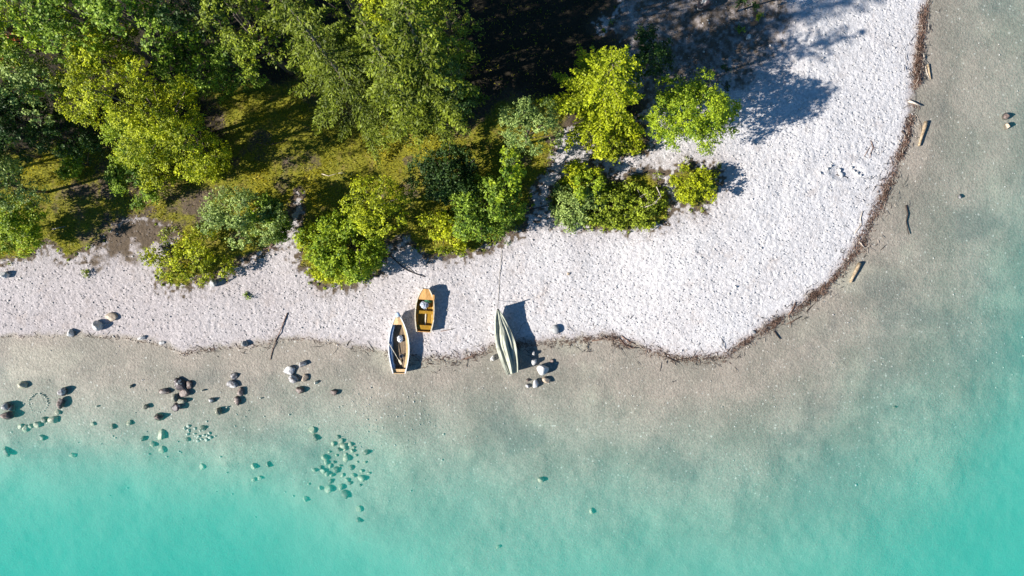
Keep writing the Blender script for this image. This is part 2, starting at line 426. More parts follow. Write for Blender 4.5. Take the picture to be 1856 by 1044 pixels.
soil = np.maximum(soil, smooth(-2.5, 1.5, sdf_px(X, Y, [(1100, -60), (1130, 120), (1160, 200), (1250, 190), (1340, 150), (1400, 60), (1460, -60)]) + wob * 4) * .56)  # upper gravel darkened with soil colour, painting in the tree shade
PXX = X * PXM + 928; PYY = 522 - Y * PXM
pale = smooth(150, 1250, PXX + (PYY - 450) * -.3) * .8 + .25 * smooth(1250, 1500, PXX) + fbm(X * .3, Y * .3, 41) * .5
shade_side = smooth(-2, 2, sdf_px(X, Y, [(1080, -200), (1110, 200), (1280, 200), (1400, 140), (1430, 60), (1440, -200)]) + wob * 3)  # tree shade on the upper gravel, put into its paleness
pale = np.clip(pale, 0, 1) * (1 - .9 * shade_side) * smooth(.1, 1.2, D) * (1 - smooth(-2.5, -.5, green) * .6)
# tan and dark patches of the lake bed
bp = np.zeros_like(X)
for poly, k in (([(1480, 505), (1560, 480), (1635, 495), (1575, 530), (1540, 535)], .9), ([(1630, 450), (1660, 440), (1640, 480)], .6), ([(20, 620), (150, 640), (120, 680), (0, 690)], .5),
                ([(1440, 590), (1500, 560), (1500, 600), (1450, 620)], .4)):
    bp = np.maximum(bp, smooth(-.5, .4, sdf_px(X, Y, poly) + wob * .3) * k)
bp = np.maximum(bp, smooth(.09, .24, fbm(X * .18, Y * .22, 51)) * .65)
bd = smooth(.06, .22, fbm(X * .16 + 9, Y * .2, 57)) * .7 * smooth(.5, 3, -D)
# trodden pits of the gravel
rg = np.random.default_rng(4)
npit = 26000
qx = rg.uniform(-42, 42, npit); qy = rg.uniform(-8, 24, npit)
ix = np.clip(np.searchsorted(gx, qx), 0, NX - 1); iy = np.clip(np.searchsorted(gy, qy), 0, NY - 1)
keep = (D[iy, ix] > .45 + .8 * vnoise(qx * .5, qy * .5, 73)) & (grass[iy, ix] < .35) & (rg.random(npit) < .35 + .9 * smooth(-.15, .15, fbm(qx * .35, qy * .35, 71)))
qx, qy, ix, iy = qx[keep], qy[keep], ix[keep], iy[keep]
pd = rg.uniform(.02, .08, len(qx)) * (1 - .6 * soil[iy, ix]); pa = rg.normal(2.2, .5, len(qx)); pl = rg.uniform(.10, .19, len(qx)); pw = rg.uniform(.06, .095, len(qx))
for dj in range(-4, 5):
    for di in range(-4, 5):
        jx = np.clip(ix + di, 0, NX - 1); jy = np.clip(iy + dj, 0, NY - 1)
        ux = gx[jx] - qx; uy = gy[jy] - qy
        a = ux * np.cos(pa) + uy * np.sin(pa); b = -ux * np.sin(pa) + uy * np.cos(pa)
        r2 = (a / pl) ** 2 + (b / pw) ** 2
        np.add.at(Z, (jy, jx), pd * (-np.exp(-r2) * 1.0 + .38 * np.exp(-r2 / 3.2)))
Z += fbm(X * 3.1, Y * 3.1, 77, 3) * .05 * smooth(.2, 1, D)
# the dug hollow with its low rim on the point of the beach
hx, hy = P(1527, 312)[:2]
rr = np.hypot((X - hx) / 1.7, (Y - hy) / .85) + wob * .25
Z += .07 * np.exp(-((rr - 1) / .3) ** 2) - .10 * np.exp(-(rr / .7) ** 2)

V = np.stack([X.ravel(), Y.ravel(), Z.ravel()], 1)
I = np.arange(NX * NY).reshape(NY, NX)
F = np.stack([I[:-1, :-1].ravel(), I[:-1, 1:].ravel(), I[1:, 1:].ravel(), I[1:, :-1].ravel()], 1)
zone = np.where(D < 0, 0, np.where(green > 0, 2, 1))[:-1, :-1].ravel()
ATT = dict(grass=grass.ravel(), soil=np.clip(soil + fine * .5 * (soil > .05), 0, 1).ravel(), pale=pale.ravel(), bedpatch=bp.ravel(), beddark=bd.ravel(), shade_soil=shade_soil.ravel())
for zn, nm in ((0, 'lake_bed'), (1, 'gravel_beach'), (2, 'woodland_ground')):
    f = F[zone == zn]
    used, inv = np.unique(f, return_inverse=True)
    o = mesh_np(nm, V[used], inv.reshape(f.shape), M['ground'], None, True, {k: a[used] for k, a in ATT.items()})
    tag(o, {0: 'grey gravel lake bed fading into pale silt', 1: 'white trodden gravel beach curving round the point', 2: 'dark woodland floor with olive grass and soil'}[zn], kind='structure')

def ground_z(x, y):
    i = int(np.clip(np.searchsorted(gx, x), 0, NX - 1)); j = int(np.clip(np.searchsorted(gy, y), 0, NY - 1))
    return float(Z[j, i])
def gz_arr(x, y):
    i = np.clip(np.searchsorted(gx, x), 0, NX - 1); j = np.clip(np.searchsorted(gy, y), 0, NY - 1)
    return Z[j, i], i, j

# the lake: a closed body of water whose top is the lake surface
w = MB(); w.box((0, 0, -4.5), (1300, 1300, 9.0))
tag(w.build('lake_water', M['water']), 'clear turquoise lake water', kind='structure')

# ------------------------------------------------------------------ plants
R = np.random.default_rng(11)
def rnd_dirs(n, rg):
    v = rg.normal(size=(n, 3)); return v / np.linalg.norm(v, axis=1, keepdims=True)

def leaf_quads(C, N, T, L, W):
    """diamond leaves: centre, normal, long direction, length, width"""
    N = N / np.linalg.norm(N, axis=1, keepdims=True)
    T = T - N * (T * N).sum(1, keepdims=True); T /= np.linalg.norm(T, axis=1, keepdims=True) + 1e-9
    B = np.cross(N, T)
    L = L[:, None] / 2; W = W[:, None] / 2
    a = C - T * L; b = C + B * W + N * W * .25 - T * L * .1; c = C + T * L; d = C - B * W + N * W * .25 - T * L * .1
    V = np.stack([a, b, c, d], 1).reshape(-1, 3)
    return V, np.arange(len(C) * 4).reshape(-1, 4)

def crown_leafy(rg, rx, ry, rz, nlobe, nleaf, leaf=.13, lobe=(.26, .42), twig=.35):
    """lobes > twigs > leaves around the crown centre"""
    d = rnd_dirs(nlobe, rg); d[:, 2] = np.where(d[:, 2] < -.75, -d[:, 2], d[:, 2])
    cr = rg.uniform(.38, .98, nlobe)[:, None]
    lc = d * cr; lr = rg.uniform(lobe[0], lobe[1], nlobe)
    per = 12; nt = nleaf // per
    li = rg.choice(nlobe, nt, p=lr ** 2 / (lr ** 2).sum())
    td = rnd_dirs(nt, rg) + d[li] * .55 + np.array([0, 0, .25]); td /= np.linalg.norm(td, axis=1, keepdims=True)
    to = lc[li] + td * (lr[li] * rg.uniform(.80, 1.10, nt))[:, None]
    S = np.array([rx, ry, rz])
    to = to * S
    lobe_t = rg.uniform(-.22, .22, nlobe)
    tt = rg.uniform(-.25, .25, nt) + lobe_t[li]
    k = np.repeat(np.arange(nt), per)
    n = len(k)
    td2 = td + rnd_dirs(nt, rg) * .6
    C = to[k] + td2[k] * rg.uniform(-twig, twig, n)[:, None] * .6 + rg.normal(0, .07, (n, 3)) * (leaf / .13)
    N = rnd_dirs(n, rg) * .75 + td[k] * .7 + np.array([0, 0, .6])
    V, F = leaf_quads(C, N, rnd_dirs(n, rg), rg.uniform(.7, 1.3, n) * leaf * 1.25, rg.uniform(.7, 1.2, n) * leaf * .8)
    tint = np.clip(.5 + tt[k] + rg.uniform(-.24, .24, n), 0, 1) ** 1.15
    return V, F, np.repeat(tint, 4), lc * S

def crown_conifer(rg, h, r, low=.12, whorls=26, per=7, dens=1.0, droop=.35, card=(.30, .07), shape=.85, sidef=.24):
    """branch sprays in whorls from low*h to the tip; returns leaves plus branch lines"""
    C = []; N = []; T = []; L = []; W = []; TI = []; lines = []
    for i in range(whorls):
        f = i / (whorls - 1)
        z = h * (low + (1 - low) * f ** .92)
        rad = r * ((1 - f) ** shape) * rg.uniform(.8, 1.1) + .25
        if f < .12: rad *= .75 + 2 * f
        nb = max(4, int(per * (1 - .35 * f)))
        a0 = rg.uniform(0, 6.28)
        for b in range(nb):
            a = a0 + 6.283 * b / nb + rg.normal(0, .16)
            ln = rad * rg.uniform(.62, 1.15)
            if rg.random() < .07: ln *= .45
            dx, dy = math.cos(a), math.sin(a)
            m = max(4, int(ln / .16))
            s = np.linspace(.12, 1, m) + rg.uniform(-.02, .02, m)
            up = .12 + .25 * f
            z0 = z + ln * (up * s - droop * s ** 1.7)
            px, py = dx * ln * s, dy * ln * s
            lines.append([(0, 0, z), (dx * ln * .5, dy * ln * .5, z + ln * (up * .5 - droop * .5 ** 1.7)), (dx * ln * .95, dy * ln * .95, z + ln * (up - droop) * .95)])
            tb = rg.uniform(-.15, .15)
            for side in (-1, 1, 0):
                if side == 0:
                    cc = np.stack([px, py, z0], 1); tv = np.tile([dx, dy, up - droop], (m, 1)); ll = np.full(m, card[0] * 1.1)
                    C.append(cc); T.append(tv); L.append(ll); W.append(np.full(m, card[1] * 1.4)); TI.append(np.full(m, .5 + tb)); N.append(np.tile([0, 0, 1.], (m, 1)) + rg.normal(0, .3, (m, 3)))
                    continue
                sl = (ln * sidef * np.sin(np.pi * np.clip(s, 0, .97) ** .8) + .12) * rg.uniform(.7, 1.15, m)
                ang = a + side * rg.uniform(.7, 1.05, m)
                kk = np.maximum(1, (sl / (card[0] * .62 / dens)).astype(int))
                idx = np.repeat(np.arange(m), kk)
                u = np.concatenate([(np.arange(q) + .55) / q for q in kk])
                d = sl[idx] * u
                hang = -d * (.25 + droop * .9) * u + rg.normal(0, .035, len(d))
                cc = np.stack([px[idx] + np.cos(ang[idx]) * d, py[idx] + np.sin(ang[idx]) * d, z0[idx] + hang], 1)
                cc += rg.normal(0, .03, cc.shape)
                jit = rg.normal(0, .35, len(d))
                tv = np.stack([np.cos(ang[idx] + jit), np.sin(ang[idx] + jit), np.full(len(d), -.3 - droop * .5)], 1)
                C.append(cc); T.append(tv); L.append(np.full(len(d), card[0]) * rg.uniform(.7, 1.2, len(d))); W.append(np.full(len(d), card[1]) * rg.uniform(.8, 1.6, len(d)))
                N.append(np.tile([0, 0, 1.], (len(d), 1)) + rg.normal(0, .45, (len(d), 3)))
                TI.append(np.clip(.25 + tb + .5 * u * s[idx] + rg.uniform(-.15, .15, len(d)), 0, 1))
    C, N, T, L, W, TI = [np.concatenate(q) for q in (C, N, T, L, W, TI)]
    V, F = leaf_quads(C, N, T, L, W)
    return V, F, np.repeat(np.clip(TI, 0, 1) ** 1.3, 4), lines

def plant_base(px, py, hc):
    x, y, _ = P(px, py, hc)
    return x, y, ground_z(x, y)

def leafy_tree(px, py, rpx, h, leafmat, label, group, name='broadleaf_tree', cat='tree', asp=1.0, rot=0.0, nleaf=None, leaf=.14, nlobe=40, bark='bark', seed=0, fc=None, cone=0.0, lobe=(.17, .28)):
    rg = np.random.default_rng(seed + 100)
    hc = h * (fc or (.58 if h > 4 else .5))
    k = (CAMH - hc) / CAMH / PXM
    r = rpx * k * (1.1 if group == G2 else 1)
    x, y, z = plant_base(px, py, hc)
    rz = (h - hc if fc else min(h - hc, r * 1.5) * 1.02) if h > 4 else h * .5
    if nleaf is None: nleaf = int(r * r * asp * ((820 if h > 4.5 else 1250) if not cone else 1200) * (.14 / leaf) ** 2)
    root = empty(name, (x, y, z - .03), rot)
    Vv, Ff, ti, lc = crown_leafy(rg, r, r * asp, rz, nlobe, nleaf, leaf, lobe)
    if cone:
        sc = np.clip(1.12 - cone * (Vv[:, 2:3] / rz + .6) / 1.6, .06, 1.15); Vv[:, :2] *= sc; lc = np.array(lc); lc[:, :2] *= np.clip(1.12 - cone * (lc[:, 2:3] / rz + .6) / 1.6, .06, 1.15)
    Vv = Vv + np.array([0, 0, hc])
    Vv[:, 2] = np.maximum(Vv[:, 2], .04)
    mesh_np('crown', Vv, Ff, M[leafmat], root, False, {'tint': ti})
    mb = MB(); pr = random.Random(seed)
    tr = max(.05, h * .013)
    if h > 4:
        lean = Vector((pr.uniform(-.25, .25), pr.uniform(-.25, .25), 0))
        top = Vector((0, 0, hc + rz * .35))
        pts = [Vector((0, 0, -.1)), Vector((0, 0, h * .2)) + lean, Vector((0, 0, h * .42)) + lean * .6, top]
        mb.tube(pts, [tr * 1.25, tr, tr * .75, tr * .25], 8)
        for c in lc[:16]:
            c = Vector(c) + Vector((0, 0, hc)); st = Vector((0, 0, max(h * .3, c.z * .62))) + lean * .5
            mid = st.lerp(c, .5) + Vector((pr.uniform(-.2, .2), pr.uniform(-.2, .2), .15 * r))
            mb.tube([st, mid, c, c + (c - mid) * .5], [tr * .4, tr * .27, tr * .15, tr * .05], 5)
        mb.build('trunk', M[bark], root, True)
    else:
        for c in lc[:14]:
            c = Vector(c) + Vector((0, 0, hc)); st = Vector((pr.uniform(-.2, .2) * r, pr.uniform(-.2, .2) * r * asp, 0))
            mid = st.lerp(c, .5) + Vector((pr.uniform(-.15, .15), pr.uniform(-.15, .15), .1))
            e = c + (c - mid) * .7
            mb.tube([st, mid, c, e], [tr * .6, tr * .5, tr * .35, tr * .12], 5)
        mb.build('stems', M[bark], root, True)
    tag(root, label, cat, group)
    return root

def conifer(px, py, rpx, h, leafmat, label, group, name='spruce_tree', seed=0, fc=.5, **kw):
    rg = np.random.default_rng(seed + 500)
    hc = h * fc
    k = (CAMH - hc) / CAMH / PXM
    x, y, z = plant_base(px, py, hc)
    root = empty(name, (x, y, z - .03), rg.uniform(0, 6))
    Vv, Ff, ti, lines = crown_conifer(rg, h, rpx * k, **kw)
    mesh_np('crown', Vv, Ff, M[leafmat], root, False, {'tint': ti})
    mb = MB(); tr = .012 * h + .03
    mb.tube([(0, 0, -.1), (0, 0, h * .5), (0, 0, h * .97)], [tr, tr * .6, .02], 8)
    mb.build('trunk', M['bark'], root, True)
    mb = MB()
    for ln in lines: mb.tube(ln, [.035, .022, .008], 3, cap=False)
    tag(mb.build('limbs', M['bark'], root), kind='stuff')
    tag(root, label, 'tree', group)
    return root

G1, G2, G3 = 'trees of the lakeside wood', 'bushes along the edge of the beach', 'conifers of the lakeside wood'
# kind, px, py, r, h, material, label ...
leafy_tree(40, 60, 100, 15, 'leaf_bright', 'bright green broadleaf tree with a broad lumpy crown in the corner of the wood', G1, seed=1, nlobe=60, leaf=.17)
leafy_tree(165, 45, 88, 16, 'leaf_green', 'mid green broadleaf tree beside the rust brown bush and behind the grey-green tree', G1, seed=2, nlobe=55, leaf=.17)
leafy_tree(275, 60, 88, 15, 'leaf_green', 'broad glossy green tree filling the wood above the yellow-green pines', G1, seed=3, nlobe=55, leaf=.17)
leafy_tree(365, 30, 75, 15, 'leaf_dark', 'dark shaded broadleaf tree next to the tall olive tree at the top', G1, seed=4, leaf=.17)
leafy_tree(105, 165, 62, 10, 'leaf_grey', 'grey-green tree with hanging sprays below the rust brown bush', G1, seed=5, leaf=.15)
leafy_tree(368, 138, 58, 8, 'leaf_green', 'bluish green tree with pale shining leaf tips above the lit meadow', G1, seed=6, leaf=.15)
leafy_tree(452, 55, 72, 17, 'leaf_spruce', 'tall olive tree with sunlit flank beside the big drooping spruce', G1, seed=7, leaf=.15, nlobe=34)
leafy_tree(30, 112, 36, 9, 'leaf_rust', 'small rust brown bush in a gap of the wood near the picture edge', None, 'rust_bush', 'bush', seed=8, leaf=.13, nlobe=9)
leafy_tree(215, 120, 62, 13, 'leaf_yellow', 'yellow-green pine crown nearest the grey-green hanging tree', G1, 'pine_tree', seed=9, leaf=.11, nlobe=34, lobe=(.16, .3))
leafy_tree(185, 180, 55, 12, 'leaf_yellow', 'pine with lit golden tufts over the dark gap and path', G1, 'pine_tree', seed=10, leaf=.11, nlobe=30, lobe=(.16, .3))
leafy_tree(292, 215, 88, 12, 'leaf_yellow', 'wide open pine with dark centre and grey branches showing', G1, 'pine_tree', seed=11, leaf=.11, nlobe=44, lobe=(.14, .26))
leafy_tree(352, 262, 66, 9, 'leaf_yellow', 'low pine spreading over the meadow at its lower edge', G1, 'pine_tree', seed=12, leaf=.12, nlobe=50, lobe=(.13, .24))
leafy_tree(300, 305, 50, 3.6, 'leaf_yellow', 'low sunlit pine shoots above the round green bush', G1, 'pine_tree', seed=22, leaf=.12, nlobe=36, lobe=(.14, .26))
leafy_tree(385, 292, 44, 2.8, 'leaf_yellow', 'low sunlit pine shoots reaching into the meadow', G1, 'pine_tree', seed=23, leaf=.12, nlobe=34, lobe=(.14, .26))
leafy_tree(255, 265, 50, 8, 'leaf_bright', 'green pine bough mass beside the pale gravel path in the wood', G1, 'pine_tree', seed=13, leaf=.11, nlobe=20, lobe=(.18, .3))
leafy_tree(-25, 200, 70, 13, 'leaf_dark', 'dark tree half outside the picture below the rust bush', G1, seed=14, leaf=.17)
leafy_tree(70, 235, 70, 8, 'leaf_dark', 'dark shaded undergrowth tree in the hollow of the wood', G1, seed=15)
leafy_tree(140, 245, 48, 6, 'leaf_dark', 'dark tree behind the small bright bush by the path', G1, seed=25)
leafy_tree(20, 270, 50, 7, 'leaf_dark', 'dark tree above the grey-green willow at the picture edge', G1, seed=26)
leafy_tree(-190, 320, 80, 11, 'leaf_green', 'tree just outside the picture beside the grassy bank', 'trees beyond the picture edges', seed=27)
leafy_tree(-160, 230, 80, 13, 'leaf_green', 'tree just outside the picture beside the dark hollow', 'trees beyond the picture edges', seed=28)
leafy_tree(440, 120, 46, 9, 'leaf_green', 'slender green tree under the tall olive tree at the meadow', G1, seed=29)

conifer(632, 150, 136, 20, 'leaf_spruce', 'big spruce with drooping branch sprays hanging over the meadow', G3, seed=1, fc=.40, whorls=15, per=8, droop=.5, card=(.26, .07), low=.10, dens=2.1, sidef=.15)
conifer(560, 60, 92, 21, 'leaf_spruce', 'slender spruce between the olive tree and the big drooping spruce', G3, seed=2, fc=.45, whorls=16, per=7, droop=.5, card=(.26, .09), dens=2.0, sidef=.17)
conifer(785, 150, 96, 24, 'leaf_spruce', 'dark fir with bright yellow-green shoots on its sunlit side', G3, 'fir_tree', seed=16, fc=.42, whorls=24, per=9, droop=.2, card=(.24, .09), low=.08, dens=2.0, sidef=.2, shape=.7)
conifer(735, 178, 84, 22, 'leaf_spruce', 'tall spruce added for its shade between the drooping spruce and the dark fir', G3, seed=21, fc=.40, whorls=20, per=8, droop=.45, card=(.26, .08), low=.10, dens=2.0, sidef=.18)  # added so that its shadow darkens the upper beach
leafy_tree(730, 45, 84, 25, 'leaf_yellow', 'tall fir whose yellow-green top reaches the upper picture edge', G3, 'fir_tree', seed=17, leaf=.13, nleaf=22000, nlobe=60, lobe=(.13, .23), fc=.42, cone=.6)
leafy_tree(650, 25, 70, 20, 'leaf_spruce', 'olive conifer top between the drooping spruce and the tall fir', G3, 'fir_tree', seed=18, leaf=.13, nlobe=50, lobe=(.13, .23), fc=.5, cone=.7)
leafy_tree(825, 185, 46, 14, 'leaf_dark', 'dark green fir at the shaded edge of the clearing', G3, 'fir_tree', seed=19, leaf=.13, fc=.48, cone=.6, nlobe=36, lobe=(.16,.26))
leafy_tree(815, 60, 60, 17, 'leaf_spruce', 'olive green fir behind the dark fir at the clearing', G3, 'fir_tree', seed=20, leaf=.13, nlobe=50, lobe=(.14, .24), fc=.47, cone=.7)
# trees beyond the upper picture edge that fill out the wood
for i, (a, b, r, h) in enumerate([(700, -290, 90, 20), (560, -270, 90, 20), (380, -260, 100, 18), (200, -250, 100, 17), (30, -260, 100, 17), (1130, -330, 90, 17)]):
    leafy_tree(a, b, r, h, 'leaf_green', 'tree of the wood beyond the upper picture edge', 'trees beyond the upper picture edge', seed=30 + i, leaf=.22, nlobe=26)
# edge of the wood and the beach
leafy_tree(22, 335, 58, 8, 'leaf_grey', 'grey-green willow at the picture edge above the bright bush', G1, seed=50)
leafy_tree(48, 408, 52, 4.2, 'leaf_bright', 'bright green bush in the grass at the picture edge', G2, 'bush', 'bush', seed=51)
leafy_tree(150, 292, 36, 2.6, 'leaf_bright', 'small bright bush beside the start of the gravel path', G2, 'bush', 'bush', seed=52, nlobe=14)
leafy_tree(250, 330, 44, 3.4, 'leaf_green', 'round green bush between the gravel path and the low pine', G2, 'bush', 'bush', seed=53, nlobe=16)
leafy_tree(440, 395, 70, 5.0, 'leaf_grey', 'airy grey-green willow bush with pale twigs above the beach', G2, 'willow_bush', 'bush', asp=.72, seed=54, bark='bark_pale', nlobe=30, lobe=(.16, .3))
leafy_tree(495, 388, 40, 3.6, 'leaf_green', 'dense dark green bush against the airy willow bush', G2, 'bush', 'bush', seed=55, nlobe=16)
leafy_tree(345, 468, 62, 2.6, 'leaf_yellow', 'loose yellow-green bush spilling onto the gravel by the grey rock', G2, 'bush', 'bush', seed=56, asp=.82, nlobe=24, lobe=(.18, .32), nleaf=5200)
leafy_tree(632, 445, 66, 3.8, 'leaf_bright', 'rounded green bush on the gravel above the yellow boat', G2, 'bush', 'bush', seed=57, nlobe=48)
leafy_tree(588, 440, 42, 2.2, 'leaf_yellow', 'olive shrub on the outer flank of the rounded green bush', G2, 'shrub', 'bush', seed=58, nlobe=18, asp=1.3)
leafy_tree(620, 493, 52, 1.5, 'leaf_yellow', 'low straggling shrub at the foot of the rounded green bush', G2, 'shrub', 'bush', seed=59, nlobe=22, asp=.5, nleaf=2600)
leafy_tree(685, 372, 58, 6.5, 'leaf_yellow', 'vivid yellow-green tree behind the rounded green bush', G1, 'young_tree', seed=60, asp=1.1, nlobe=46, leaf=.12, lobe=(.16, .28))
leafy_tree(812, 330, 62, 3.6, 'leaf_dark', 'dark bramble thicket between meadow and gravel', G2, 'bush', 'bush', seed=61, nlobe=40, asp=.9)
leafy_tree(880, 372, 62, 3.8, 'leaf_green', 'green thicket beside the shaded gravel lane', G2, 'bush', 'bush', seed=62, nlobe=40, asp=1.0)
leafy_tree(915, 320, 34, 5.2, 'leaf_bright', 'young maple with large vivid green leaves below the round willow', G1, 'maple_tree', seed=63, nlobe=12, leaf=.22, asp=1.5)
leafy_tree(818, 420, 52, 2.0, 'leaf_yellow', 'low mossy yellow-green shrub at the edge of the gravel', G2, 'shrub', 'bush', seed=64, nlobe=24, asp=.66)
leafy_tree(956, 245, 56, 7.0, 'leaf_grey', 'round grey-green willow at the corner of the shaded lane', G1, 'willow_tree', seed=65, nlobe=30, leaf=.12)
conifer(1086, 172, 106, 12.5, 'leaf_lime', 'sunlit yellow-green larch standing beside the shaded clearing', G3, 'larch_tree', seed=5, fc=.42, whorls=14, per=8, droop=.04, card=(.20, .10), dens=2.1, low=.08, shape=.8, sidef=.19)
leafy_tree(1172, 120, 40, 5.5, 'leaf_dark', 'dark grey-green bush in the shade of the yellow-green larch', G2, 'bush', 'bush', seed=66, nlobe=18, asp=1.2)
leafy_tree(1110, 258, 46, 2.6, 'leaf_yellow', 'low olive bush at the foot of the yellow-green larch', G2, 'bush', 'bush', seed=67, nlobe=18, asp=.62)
leafy_tree(1250, 215, 78, 6.0, 'leaf_bright', 'open bright green tree with visible branches standing on the gravel', G1, 'beach_tree', seed=68, nlobe=60, bark='bark_pale', leaf=.12, lobe=(.17, .28), nleaf=21000)
leafy_tree(1042, 368, 48, 1.3, 'leaf_grey', 'grey-green shrub with fern-green fronds on the gravel island', G2, 'shrub', 'bush', seed=69, nlobe=44, lobe=(.12, .24), asp=.9)
leafy_tree(1100, 378, 48, 1.3, 'leaf_olive', 'low mixed olive shrub between the two larger shrubs of the gravel island', G2, 'shrub', 'bush', seed=75, nlobe=36, lobe=(.12, .22), asp=.8)
leafy_tree(1048, 318, 32, 2.0, 'leaf_yellow', 'twiggy yellow shrub at the upper tip of the gravel island', G2, 'shrub', 'bush', seed=76, nlobe=24, lobe=(.12, .24), asp=.8)
leafy_tree(1100, 402, 70, .7, 'leaf_spruce', 'low dry brush along the lower edge of the gravel island', G2, 'shrub', 'bush', seed=77, nlobe=40, lobe=(.08, .18), asp=.16, nleaf=2600)
leafy_tree(1158, 368, 46, 1.1, 'leaf_olive', 'dry olive shrub with bare pale twigs on the gravel island', G2, 'shrub', 'bush', seed=70, nlobe=44, bark='bark_pale', lobe=(.12, .22), nleaf=3400, asp=.85)
leafy_tree(1060, 340, 26, 2.5, 'leaf_bright', 'vivid fern-like sapling rising out of the grey-green shrub', G2, 'sapling', 'bush', seed=71, nlobe=8, asp=1.3)
leafy_tree(1256, 338, 40, 1.9, 'leaf_yellow', 'small rounded shrub alone on the gravel below the open tree', G2, 'shrub', 'bush', seed=72, nlobe=20, asp=.85)
leafy_tree(1350, 2, 24, 5.0, 'leaf_dark', 'dark twig ends of a tree reaching in over the shaded gravel', None, 'bush', 'bush', seed=73, nlobe=9)
for i, (a, b, r, lb, mt) in enumerate([(450, 537, 6, 'tiny green tuft alone on the open gravel', 'leaf_green'), (160, 492, 9, 'small dry weed tuft on the gravel below the grassy bank', 'leaf_spruce'),
        (1336, 60, 6, 'small green weed beside the white lump in the shade', 'leaf_green'), (1366, 38, 8, 'green weed in the lit patch of shaded gravel', 'leaf_bright'), (1308, 132, 8, 'dark weed tuft on the shaded gravel', 'leaf_dark'), (1308, 162, 9, 'dark weed tuft near the top of the open tree', 'leaf_dark')]):
    leafy_tree(a, b, r, .35, mt, lb, 'weeds on the gravel', 'weed_tuft', 'plant', seed=90 + i, nlobe=5, nleaf=150, leaf=.09)

# grass: blades on the woodland floor, one mass
n = 110000
bx = R.uniform(-42, 12, n); by = R.uniform(0, 24, n)
_, i_, j_ = gz_arr(bx, by)
gk = grass[j_, i_]
k = R.random(n) < gk * (.35 + .65 * smooth(-.1, .15, fbm(bx * .8, by * .8, 88)))
bx, by = bx[k], by[k]; bz = gz_arr(bx, by)[0]
n = len(bx)
C = np.stack([bx, by, bz + .07], 1)
T = np.stack([R.normal(0, .55, n), R.normal(0, .55, n), np.ones(n)], 1)
Vv, Ff = leaf_quads(C, rnd_dirs(n, R) + np.array([0, 0, .1]), T, R.uniform(.16, .34, n), R.uniform(.03, .06, n))
tg = np.clip(.45 + fbm(bx * .45, by * .45, 89) * 2.2 + R.uniform(-.25, .25, n), 0, 1)
tag(mesh_np('grass', Vv, Ff, M['grass'], None, False, {'tint': np.repeat(tg, 4)}), 'olive and ochre grass of the meadow and woodland floor', 'grass', kind='stuff')

# ------------------------------------------------------------------ stones
GB = 'rocks lying on the dry gravel'; GS = 'rocks standing in the shallows'; GU = 'stones under the water'
def rock(px, py, rx, ry, hgt, mat, label, group=None, rot=None, seed=0, sub=3, name='rock', sink=.3, cat='rock', zc=None):
    rg = np.random.default_rng(seed + 900)
    bm = bmesh.new(); bmesh.ops.create_icosphere(bm, subdivisions=sub, radius=1.0)
    V = np.array([v.co[:] for v in bm.verts]); F = np.array([[v.index for v in f.verts] for f in bm.faces]); bm.free()
    for _ in range(11):
        d = rnd_dirs(1, rg)[0]; o = rg.uniform(.48, .86)
        ex = np.maximum(V @ d - o, 0); V = V - ex[:, None] * d * .93
    V = V * (1 + .12 * fbm(V[:, 0] * 2 + seed, V[:, 1] * 2 + V[:, 2] * 1.7, seed, 3))[:, None]
    x, y, _ = P(px, py, 0); gz = ground_z(x, y) if zc is None else zc
    for _ in range(3):
        x, y, _q = P(px, py, gz + hgt * .4)
        if zc is None: gz = ground_z(x, y)
    if group == GS: hgt = max(hgt * (.62 if px < 700 else 1), .10 + .004 * rx * ry ** .5 - gz)
    elif gz < -.3: hgt = min(hgt, .75 * min(rx, ry) / PXM)
    if group != GS and gz < -.3: sink = .6; rx *= .86; ry *= .86
    V = V * np.array([rx / PXM, ry / PXM, hgt * (1 + sink) / 2 * 1.15])
    a = rg.uniform(-.4, .4) if rot is None else rot
    c, s = math.cos(a), math.sin(a)
    V = np.stack([V[:, 0] * c - V[:, 1] * s, V[:, 0] * s + V[:, 1] * c, V[:, 2]], 1)
    o = mesh_np(name, V, F, M[mat], None, sub < 3 and False)
    o.location = (x, y, gz + hgt * (1 - sink) / 2)
    tag(o, label, cat, group)
    return o

